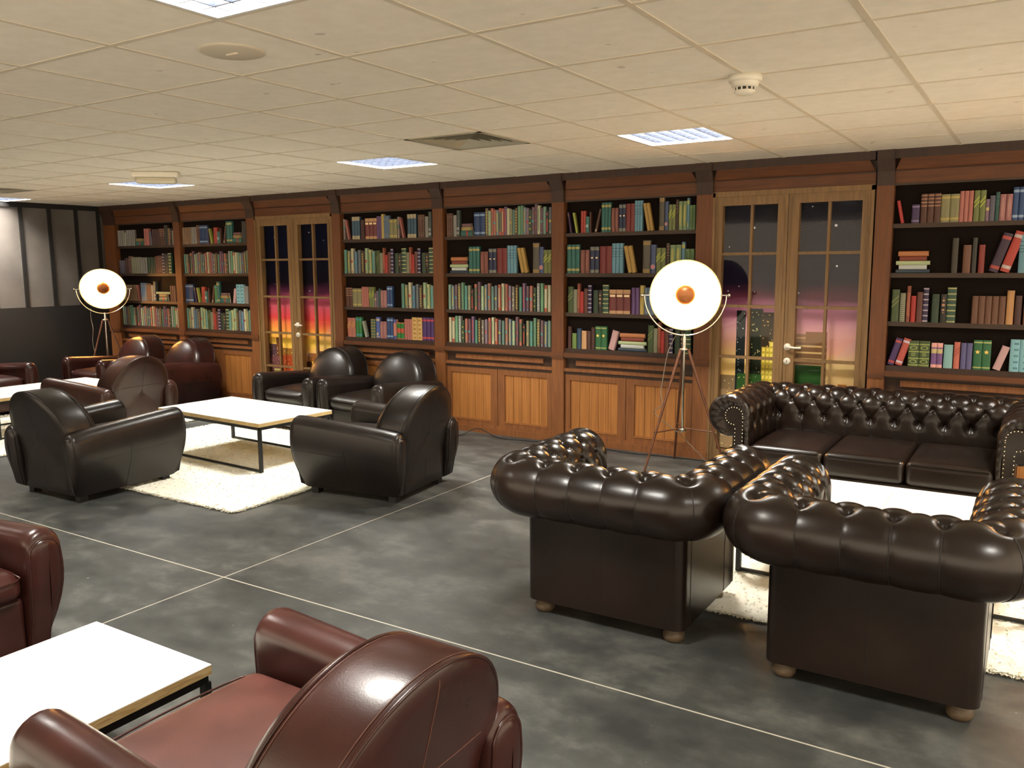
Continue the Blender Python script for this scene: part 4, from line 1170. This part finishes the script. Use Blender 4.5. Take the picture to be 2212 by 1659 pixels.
# ------------------------------------------------------------------ chesterfields
def chesterfield(name, label, cat, loc, rz, Wb, Db, nseat, group, zc=.635, r=.135, n0=.045):
    t = thing(name, label, cat, (loc[0], loc[1], 0), rz, group)
    hw, yf, yb = Wb/2, -Db/2, Db/2
    rc = .05
    segs = [('L', (-hw, yf), (-hw, yb-rc)), ('C', (-hw+rc, yb-rc), PI), ('L', (-hw+rc, yb), (hw-rc, yb)), ('C', (hw-rc, yb-rc), PI/2), ('L', (hw, yb-rc), (hw, yf))]
    lens = [Db-rc, rc*PI/2, Wb-2*rc, rc*PI/2, Db-rc]
    # count the length along the roll's crest so that buttons spread evenly round the corner
    eff = [Db-rc, (rc+n0)*PI/2, Wb-2*rc, (rc+n0)*PI/2, Db-rc]
    tot = sum(eff)
    cum = np.cumsum([0]+eff)
    def path(s_):
        s_ = max(0, min(tot, s_))
        for k in range(5):
            if s_ <= cum[k+1]+1e-9:
                u = (s_-cum[k])/eff[k]
                sg = segs[k]
                if sg[0] == 'L':
                    p = (sg[1][0]+(sg[2][0]-sg[1][0])*u, sg[1][1]+(sg[2][1]-sg[1][1])*u)
                    nn = [(-1, 0), None, (0, 1), None, (1, 0)][k]
                    return p, nn, None
                a = sg[2]-PI/2*u
                nn = (math.cos(a), math.sin(a))
                return (sg[1][0]+rc*nn[0], sg[1][1]+rc*nn[1]), nn, sg[1]
    z0 = .36
    straight = zc-z0
    th_end = -math.acos(-n0/r)
    arc = r*(PI-th_end)
    U = straight+arc
    nb = max(3, round(tot/.155))
    a_ = tot/nb
    b_ = .110
    u0 = .20
    J = 3
    ns = int(nb*20)
    nu = 92
    def disp(s_, u):
        p = s_/a_
        q = (u-u0)/b_
        qc = max(0, min(J, q))
        al, be = p-qc/2, p+qc/2
        A_, B2_ = abs(math.sin(PI*al)), abs(math.sin(PI*be))
        if q < 0 or q > J:
            over = -q if q < 0 else q-J
            e = min(1, over*b_/.05)
            grv = math.exp(-((abs((p-(0 if q < 0 else J/2)+.5) % 1-.5)*a_)/.006)**2)
            inside = (A_*B2_)**.42
            sd = abs(math.sin(PI*(p-(0 if q < 0 else J/2))))
            d = (1-e)*(-.024*(1-inside))+e*(-.010*(1-sd**.32))
            # flatten seam lines to a pleat
            i_ = round(p-(0 if q < 0 else J/2))+(0 if q < 0 else J/2)
            ds = (p-i_)*a_; du = over*b_
            d -= .020*math.exp(-((ds*ds+du*du)/(.020**2)))
        else:
            inside = (A_*B2_)**.42
            d = -.024*(1-inside)
            j_ = round(q)
            for jj in (j_-1, j_, j_+1):
                if 0 <= jj <= J:
                    off = (jj % 2)/2
                    i_ = round(p-off)+off
                    ds = (p-i_)*a_; du = (q-jj)*b_
                    d -= .020*math.exp(-((ds*ds+du*du)/(.020**2)))
        return d
    def prof(u):
        if u <= straight:
            return (n0-r, z0+u, -1.0, 0.0)
        th = PI-(u-straight)/r
        return (n0+r*math.cos(th), zc+r*math.sin(th), math.cos(th), math.sin(th))
    us = [U*i/(nu-1) for i in range(nu)]
    PR = [prof(u) for u in us]
    def place(s_, n_, z_):
        (px, py), nn, cc = path(s_)
        if cc is not None:
            rr = max(0.0, rc+n_)
            return (cc[0]+nn[0]*rr, cc[1]+nn[1]*rr, z_)
        return (px+nn[0]*n_, py+nn[1]*n_, z_)
    G = []
    ss = [tot*i/(ns-1) for i in range(ns)]
    for s_ in ss:
        row = []
        fade = min(1, min(s_, tot-s_)/.03)
        for u, (n_, z_, dn, dz) in zip(us, PR):
            d = disp(s_, u)*fade+.006
            if u > U-.03: d *= max(0, (U-u)/.03)
            row.append(place(s_, n_+dn*d, z_+dz*d))
        G.append(row)
    b = MB(); b.grid([g_[::-1] for g_ in G], L_chest)
    ro = b.build('rolled_back_and_arms', t)
    # arm fronts: gathered leather rolls in towards a narrow facing edged with nails
    for side, base in ((-1, G[0]), (1, G[-1])):
        sx = side
        cxr = sx*(hw+.02)
        def skel(p_):
            if p_[2] > zc-.10: return (cxr, zc)
            return (sx*(hw-.03), p_[2])
        rows = []
        rnd = random.Random(5)
        wr = [rnd.uniform(-1, 1) for _ in range(nu)]
        for f_, g_ in ((0, 0), (.06, .022), (.16, .038), (.30, .044), (.44, .038), (.52, .028), (.75, .024), (1.0, .022)):
            row = []
            for i, p_ in enumerate(base):
                k_ = skel(p_)
                wav = .004*math.sin(i*1.25)*math.sin(PI*min(1, f_*2))
                row.append((p_[0]+(k_[0]-p_[0])*f_, yf-g_*.55-wav, p_[2]+(k_[1]-p_[2])*f_))
            rows.append(row)
        b = MB()
        b.grid([r_ if sx < 0 else r_[::-1] for r_ in rows][::1] if sx < 0 else [r_[::-1] for r_ in rows][::-1], L_chest)
        b.build('arm_front_roll', ro)
        b = MB()
        cf = sx*(hw+.004)
        Rf = .066
        yq = yf-.026
        fan = [(cf+Rf*math.cos(2*PI*i/28), yq, zc+Rf*math.sin(2*PI*i/28)) for i in range(28)]
        back = [(p_[0], yf-.004, p_[2]) for p_ in fan]
        b.add(fan, [tuple(range(28))], L_chest)
        b.grid([fan+[fan[0]], back+[back[0]]], L_chest)
        xi, xo = cf-sx*Rf, cf-sx*.002
        b.box(min(xi, xo), max(xi, xo), yq+.0004, yf-.004, .075, zc-.01, L_chest)
        b.build('arm_facing', ro)
        nl = MB()
        def nail(x, z):
            nl.lathe([(0, -.003), (.0024, -.0024), (.0037, 0)], M_brass, 8, (x, yq-.0005, z), (0, 1, 0))
        Rn = Rf-.007
        for i in range(16):
            th = math.radians(180)-math.radians(270)*i/15
            nail(cf-sx*Rn*-math.cos(th), zc+Rn*math.sin(th))
        for i in range(22):
            z = .09+(zc-.012-.09)*i/21
            nail(xi+sx*.007, z)
            if z < zc-.07: nail(xo-sx*.007, z)
        nl.build('nail_trim', ro)
        b = MB(); b.box(min(sx*(hw-.085), sx*hw), max(sx*(hw-.085), sx*hw), yf-.004, yf+.05, .075, zc-.05, L_chest); b.build('arm_post', ro)
    # outer panels
    path_n = 60
    rows = []
    for i in range(path_n+1):
        s_ = tot*i/path_n
        rows.append([place(s_, 0, z) for z in (.07, .075, .2, .35, .5, zc-.08)])
    # finer samples round the corners
    ssx = sorted(set([0, tot]+[cum[k] for k in range(6)]+[cum[1]+(cum[2]-cum[1])*q/8 for q in range(9)]+[cum[3]+(cum[4]-cum[3])*q/8 for q in range(9)]))
    b = MB(); b.grid([[place(s_, 0, z) for z in (.07, .2, .35, .5, zc-.03)] for s_ in ssx], L_chest)
    b.build('outer_panel', t)
    for i in range(0, nb+1):
        s_ = (i+(J % 2)/2)*a_
        if s_ < .03 or s_ > tot-.03: continue
        ul = u0+J*b_
        pt_ = []
        for q in range(14):
            u = ul+.016+(U-.02-ul)*q/13
            n_, z_, dn, dz = prof(u); d = disp(s_+.55*tot/ns, u)+.0060
            pt_.append(place(s_, n_+dn*d, z_+dz*d))
        pl = MB(); pl.tube(pt_, .0022, M_dseam, 6); pl.build('pleat_seam', ro)
        if i % 1 == 0 and J:
            pass
    for i in range(1, nb):
        s_ = i*a_
        if min(abs(s_-cum[1]), abs(s_-cum[2]), abs(s_-cum[3]), abs(s_-cum[4])) < .10: continue
        pt_ = []
        for q in range(6):
            u = .10+(u0-.012-.10)*q/5
            n_, z_, dn, dz = prof(u); d = disp(s_+.55*tot/ns, u)+.0060
            pt_.append(place(s_, n_+dn*d, z_+dz*d))
        pl = MB(); pl.tube(pt_, .0016, M_dseam, 6); pl.build('pleat_seam', ro)
    sm = MB()
    sm.tube([(0, yb+.0008, .075), (0, yb+.0008, zc-.12)], .0014, M_dseam, 5)
    for sx in (-1, 1):
        sm.build('seam', t); sm = MB()
        sm.tube([(sx*(hw+.0006), yb-.09, .075), (sx*(hw+.0006), yb-.09, zc-.12)], .0014, M_dseam, 5)
        sm.build('seam', t); sm = MB()
        sm.tube([(sx*(hw+.0006), yf+.12, .075), (sx*(hw+.0006), yf+.12, zc-.12)], .0014, M_dseam, 5)
    sm.build('seam', t)
    b = MB(); b.rbox(-hw+.008, hw-.008, yf+.0, yb-.01, .07, .30, .02, L_chest, 3, 3); b.build('seat_base', t)
    xi = hw-.09
    cw = 2*xi/nseat
    for k in range(nseat):
        x = -xi+cw*k
        b = MB(); b.rbox(x+.002, x+cw-.002, yf-.02, yb-.09, .295, .45, .04, L_chest, 5, 8, .02, .008)
        so = b.build('seat_cushion', t)
        p = MB(); p.tube([(x+.03, yf-.018, .437)]+[(x+.03+(cw-.06)*q/6, yf-.022, .439) for q in range(1, 6)]+[(x+cw-.03, yf-.018, .437)], .0035, L_chest, 6); p.build('piping', so)
    # buttons
    bm = MB(); bm.lathe([(0, .006), (.004, .0055), (.0075, .003), (.0085, 0)], M_btn, 10)
    bme = bm.mesh('button')
    for j in range(J+1):
        off = (j % 2)/2
        for i in range(0, nb+1):
            s_ = (i+off)*a_
            if s_ > tot-.03 or s_ < .03: continue
            u = u0+j*b_
            n_, z_, dn, dz = prof(u)
            (px, py), nn, cc = path(s_)
            if cc is not None and u < straight+.1: continue
            d = disp(s_, u)+.008
            pos = place(s_, n_+dn*d, z_+dz*d)
            # skip the ones swallowed by the inner corner
            if u < straight+.14 and (min(abs(s_-cum[1]), abs(s_-cum[4])) < .09 or min(abs(s_-cum[2]), abs(s_-cum[3])) < .09): continue
            o = bpy.data.objects.new('button', bme); C.objects.link(o); o.parent = t
            o.location = pos
            o.rotation_mode = 'QUATERNION'
            o.rotation_quaternion = Vector((nn[0]*dn, nn[1]*dn, dz)).to_track_quat('Z', 'Y')
    # bun feet
    for sx in (-1, 1):
        for y_ in (yf+.07, yb-.07):
            b = MB(); b.lathe([(0, 0), (.036, 0), (.046, .014), (.048, .030), (.040, .048), (.036, .052), (.040, .058), (.040, .074), (0, .074)], M_foot, 24, (sx*(hw-.065), y_, 0)); b.build('foot', t)
    return t

GC = 'tufted dark brown leather seats with rolled arms'
chesterfield('chesterfield_chair', 'tufted dark brown leather armchair seen from behind, left of two', 'armchair', (-1.61, 3.62), deg(180.5), .78, .68, 1, GC)
chesterfield('chesterfield_chair', 'tufted dark brown leather armchair seen from behind at the right edge', 'armchair', (-.474, 3.56), deg(180), .76, .68, 1, GC)
chesterfield('chesterfield_sofa', 'three-seat tufted dark brown leather sofa before the near glass door', 'sofa', (-.89, 5.88), deg(0), 1.62, .76, 3, GC)

# ------------------------------------------------------------------ coffee tables
def table(label, cx, cy, L_, W_, rz, h=.42):
    t = thing('coffee_table', label, 'coffee table', (cx, cy, 0), rz, 'limed oak coffee tables on black steel frames')
    b = MB()
    for s_ in (-1, 1):
        x0_, x1_ = (-L_/2, -.001) if s_ < 0 else (.001, L_/2)
        b.box(x0_, x1_, -W_/2, W_/2, h-.003, h, M_oak)
        b.box(x0_, x1_, -W_/2, W_/2, h-.032, h-.003, M_oake)
    b.build('table_top', t)
    q = .025
    fr = MB()
    lx, ly = L_/2-.015, W_/2-.015
    zt = h-.032
    for s_ in (-1, 1):
        fr.box(-lx, lx, s_*ly-q/2, s_*ly+q/2, zt-q, zt, M_steel)
        fr.box(s_*lx-q/2, s_*lx+q/2, -ly, ly, zt-q, zt, M_steel)
    fr.build('top_rail', t)
    for s_ in (-1, 1):
        fr = MB(); fr.box(-lx, lx, s_*ly-.008, s_*ly+.008, .024, .040, M_steel); fr.build('floor_rail', t)
    for a in (-1, 1):
        for c_ in (-1, 1):
            l = MB(); l.box(a*lx-q/2, a*lx+q/2, c_*ly-q/2, c_*ly+q/2, .022, zt-q, M_steel); l.build('leg', t)
    return t
RUGT = .022
table('white-topped coffee table between the black club chairs', -5.83, 4.86, 1.39, .76, deg(-3.5))
t2_ = table('white-topped coffee table in the near left corner of the picture', -2.455, .92, 1.38, .62, deg(90), .42)
table('white-topped coffee table at the far left edge behind the black chair', -8.72, 4.72, 1.36, .78, deg(90))
table('white-topped coffee table between the tufted sofa and armchairs', -.62, 4.60, 1.36, .66, 0, .42)
t2_.location.z = -.02

# ------------------------------------------------------------------ shaggy rugs
def rug(label, x0_, x1_, y0_, y1_, seed):
    t = thing('rug', label, 'rug', ((x0_+x1_)/2, (y0_+y1_)/2, 0), 0, 'cream shag rugs under the coffee tables')
    hx, hy = (x1_-x0_)/2, (y1_-y0_)/2
    b = MB(); b.rbox(-hx, hx, -hy, hy, .001, .009, .004, M_rug, 2, 4); b.build('backing', t)
    rg = np.random.RandomState(seed)
    nx_, ny_ = int(2*hx/.012), int(2*hy/.012)
    hz = rg.uniform(0, 1, (nx_+1, ny_+1))
    P_ = []
    for i in range(nx_+1):
        row = []
        for j in range(ny_+1):
            x, y_ = -hx+2*hx*i/nx_, -hy+2*hy*j/ny_
            e_ = min(hx-abs(x), hy-abs(y_))
            e_ = min(1, e_/.02)
            row.append((x+(hz[i, j]-.5)*.006, y_+(hz[i-1, j]-.5)*.006, .006+.010*e_+.006*hz[i, j]*e_))
        P_.append(row)
    pb = MB(); pb.grid(P_[::-1], M_rug)
    rnd = random.Random(seed)
    v = []; f_ = []
    n = int(4*hx*hy*1500)
    def blade(x, y_, L1, lean, a):
        w_ = .0055
        dx, dy = math.cos(a), math.sin(a)
        px_, py_ = -dy*w_, dx*w_
        o = len(v)
        v.extend([(x-px_, y_-py_, .010), (x+px_, y_+py_, .010), (x+dx*lean*.5+px_, y_+dy*lean*.5+py_, .010+L1*.7), (x+dx*lean*.5-px_, y_+dy*lean*.5-py_, .010+L1*.7), (x+dx*lean, y_+dy*lean, .010+L1)])
        f_.extend([(o, o+1, o+2, o+3), (o+3, o+2, o+4)])
    for _ in range(n):
        x, y_ = rnd.uniform(-hx, hx), rnd.uniform(-hy, hy)
        blade(x, y_, rnd.uniform(.010, .018), rnd.uniform(.012, .024), rnd.uniform(0, 2*PI))
    ne = int((4*hx+4*hy)*420)
    for _ in range(ne):
        s_ = rnd.uniform(0, 4*(hx+hy))
        if s_ < 2*hx: x, y_, a = -hx+s_, -hy, -PI/2
        elif s_ < 4*hx: x, y_, a = -hx+s_-2*hx, hy, PI/2
        elif s_ < 4*hx+2*hy: x, y_, a = -hx, -hy+s_-4*hx, PI
        else: x, y_, a = hx, -hy+s_-4*hx-2*hy, 0
        blade(x, y_, rnd.uniform(-.006, .012), rnd.uniform(.012, .038), a+rnd.uniform(-.7, .7))
    p = pb; p.add(v, f_, M_rug, False)
    o = p.build('pile', t); o['kind'] = 'stuff'
    return t
rug('cream shag rug under the middle coffee table', -7.26, -4.52, 3.64, 5.86, 1)
rug('cream shag rug under the table between sofa and tufted armchairs', -1.98, .74, 3.74, 5.86, 2)
rug('cream shag rug at the far left behind the black chair', -9.75, -7.68, 3.35, 5.80, 3)

# ------------------------------------------------------------------ tripod lamps
def lamp(label, base, legang, dish, facing, group, foot_r=.38, hub=.975, cordpts=None):
    bx, by = base
    t = thing('tripod_lamp', label, 'floor lamp', (bx, by, 0), 0, group)
    dx, dy, dz = dish[0]-bx, dish[1]-by, dish[2]
    for k in range(3):
        a = legang+2*PI*k/3
        ca, sa = math.cos(a), math.sin(a)
        b = MB(); b.tube([(foot_r*ca, foot_r*sa, 0.0), (.035*ca, .035*sa, hub)], [.0085, .0125], M_legw, 10); lo = b.build('leg', t)
        zz = .33
        rr = foot_r+(.035-foot_r)*zz/hub
        b = MB(); b.tube([(.02*ca, .02*sa, zz+.01), (rr*ca, rr*sa, zz)], .006, M_legw, 8); b.build('brace', t)
        b = MB(); b.tube([((rr-.018)*ca, (rr-.018)*sa, zz), ((rr+.02)*ca, (rr+.02)*sa, zz)], .0045, M_chrome, 8); b.build('bolt', lo)
    b = MB(); b.tube([(0, 0, .31), (0, 0, hub+.01)], .0105, M_chrome, 12); b.build('pole', t)
    b = MB(); b.tube([(0, 0, hub+.01), (0, 0, dz-.325)], .017, M_chrome, 14); b.build('upper_pole', t)
    b = MB()
    for z, r_h in ((hub, .045), (.33, .034)):
        b.lathe([(0, -.012), (r_h, -.010), (r_h, .010), (0, .012)], M_chrome, 18, (0, 0, z))
    b.lathe([(0, -.02), (.012, -.012), (.012, .0), (0, .0)], M_chrome, 12, (0, 0, .318))
    b.build('hub', t)
    # yoke: semicircle below the dish, in the plane through the tilt axis
    F = Vector(facing).normalized()
    side = Vector((0, 0, 1)).cross(Vector((F.x, F.y, 0)).normalized()).normalized()
    Cc = Vector((0, 0, dz))
    R_ = .315
    pts = [Cc+side*(R_*math.cos(a))+Vector((0, 0, R_*math.sin(a))) for a in [PI+PI*i/28 for i in range(29)]]
    b = MB(); b.tube(pts, .0055, M_chrome, 8); b.tube([Cc+Vector((0, 0, -R_-.018)), Cc+Vector((0, 0, -R_+.012))], .012, M_chrome, 10); b.build('yoke', t)
    for s_ in (-1, 1):
        b = MB(); b.tube([Cc+side*s_*.27, Cc+side*s_*.34], .007, M_chrome, 8); b.lathe([(0, 0), (.016, .002), (.016, .018), (0, .02)], M_chrome, 12, Cc+side*s_*.325, side*s_); b.build('pivot', t)
    # dish: opening plane through Cc
    Rd = .272
    dep = .15
    inner = [(Rd*math.sin(q/14*PI/2), -dep*math.cos(q/14*PI/2)) for q in range(1, 15)]
    inner = [(.004, -dep)]+inner
    b = MB()
    b.lathe(inner, M_shadei, 56, Cc, F)
    sh = b.build('shade', t)
    b = MB()
    outer = [((Rd+.004)*math.sin(q/14*PI/2), -(dep+.006)*math.cos(q/14*PI/2)) for q in range(0, 15)]
    b.lathe(outer+[(Rd, 0)], M_shadeo, 56, Cc, F)
    b.build('shade_shell', sh)
    b = MB(); b.lathe([(Rd+.004, -.003), (Rd+.007, .0), (Rd+.003, .004), (Rd-.002, .001)], M_shadei, 56, Cc, F); b.build('shade_rim', sh)
    b = MB(); b.lathe([(.022, -dep-.05), (.024, -dep-.01), (.02, -dep+.03), (.0, -dep+.03)], M_chrome, 18, Cc, F); b.lathe([(0, -dep-.05), (.022, -dep-.05)], M_chrome, 18, Cc, F); b.build('socket', sh)
    b = MB(); b.lathe([(.0, -.035), (.016, -.04), (.030, -.06), (.034, -.078), (.026, -.10), (.014, -.12), (.012, -.13)], M_bulb, 20, Cc, F); b.build('bulb', t)
    # small cap held in front of the bulb by a bent rod
    b = MB(); b.lathe([(.0, .022)]+[(.078*math.sin(q/8*PI/2), .022-.045*(1-math.cos(q/8*PI/2))) for q in range(1, 9)]+[(.074, -.026)]+[(.070*math.sin(q/8*PI/2), .012-.042*(1-math.cos(q/8*PI/2))) for q in range(8, 0, -1)]+[(0, .012)], M_cap, 30, Cc, F)
    cp = b.build('reflector_cap', t)
    e1 = F.cross(side)
    if e1.z < 0: e1 = -e1
    b = MB(); b.tube([Cc+F*(-.13)+e1*.03, Cc+F*(-.08)+e1*.075, Cc+F*(-.03)+e1*.085, Cc+F*(0.0)+e1*.06], .004, M_cap, 8); b.build('cap_bracket', cp)
    ld = bpy.data.lights.new('bulb_light', 'POINT'); ld.energy = LAMP_POWER; ld.color = LAMP_COL; ld.shadow_soft_size = .035
    lo = bpy.data.objects.new('bulb_light', ld); C.objects.link(lo); lo.parent = t
    lo.location = Cc+F*(-.0)-F*.035+F*.012
    if cordpts:
        b = MB(); b.tube([Vector(p_)-Vector((bx, by, 0)) for p_ in cordpts], .0035, M_cord, 6); b.build('cord', t)
    return t

def smooth(pts, n=6):
    out = []
    P = [Vector(p) for p in pts]
    for i in range(len(P)-1):
        a, b_, c_, d = P[max(i-1, 0)], P[i], P[i+1], P[min(i+2, len(P)-1)]
        for k in range(n):
            u = k/n
            out.append(.5*((2*b_)+(c_-a)*u+(2*a-5*b_+4*c_-d)*u*u+(3*b_-a-3*c_+d)*u**3))
    out.append(P[-1])
    return out

lamp('chrome and walnut tripod lamp with glowing dish left of the sofa', (-2.39, 6.34), deg(120), (-2.39, 6.34, 1.40), (.36, -.92, -.10), 'glowing dish lamps on wooden tripods',
     cordpts=smooth([(-2.48, 6.42, 1.10), (-2.53, 6.36, .95), (-2.56, 6.34, .75), (-2.57, 6.32, .62), (-2.55, 6.30, .52), (-2.62, 6.30, .46), (-2.54, 6.32, .38), (-2.44, 6.36, .30), (-2.30, 6.40, .16), (-2.16, 6.46, .02), (-2.0, 6.55, .006)]))
lamp('tripod lamp with glowing dish in the far left corner', (-10.28, 6.42), deg(150), (-10.28, 6.42, 1.372), (.74, -.58, -.36), 'glowing dish lamps on wooden tripods', foot_r=.36,
     cordpts=smooth([(-10.52, 6.38, 1.12), (-10.50, 6.36, 1.0), (-10.42, 6.33, .86), (-10.40, 6.30, .7), (-10.33, 6.28, .5), (-10.30, 6.25, .3), (-10.32, 6.3, .006)]))
lamp('tripod lamp standing right of the sofa outside the picture', (.62, 6.30), deg(90), (.62, 6.30, 1.38), (-.12, -.97, -.16), 'glowing dish lamps on wooden tripods')

# cable along the foot of the wall
b = MB()
b.tube(smooth([(-4.98, 6.58, .006), (-4.86, 6.50, .006), (-4.80, 6.47, .006), (-4.72, 6.56, .01), (-4.66, 6.64, .05), (-4.58, 6.66, .062), (-4.50, 6.66, .04), (-4.40, 6.65, .008), (-4.25, 6.62, .006), (-4.0, 6.66, .006), (-3.7, 6.70, .006), (-3.3, 6.70, .006), (-3.0, 6.66, .006), (-2.75, 6.69, .006), (-2.3, 6.70, .006), (-2.05, 6.60, .006)], 8), .005, M_cable, 8)
tag(b.build('power_cable'), 'black power cable looping along the foot of the bookcase wall', 'cable')
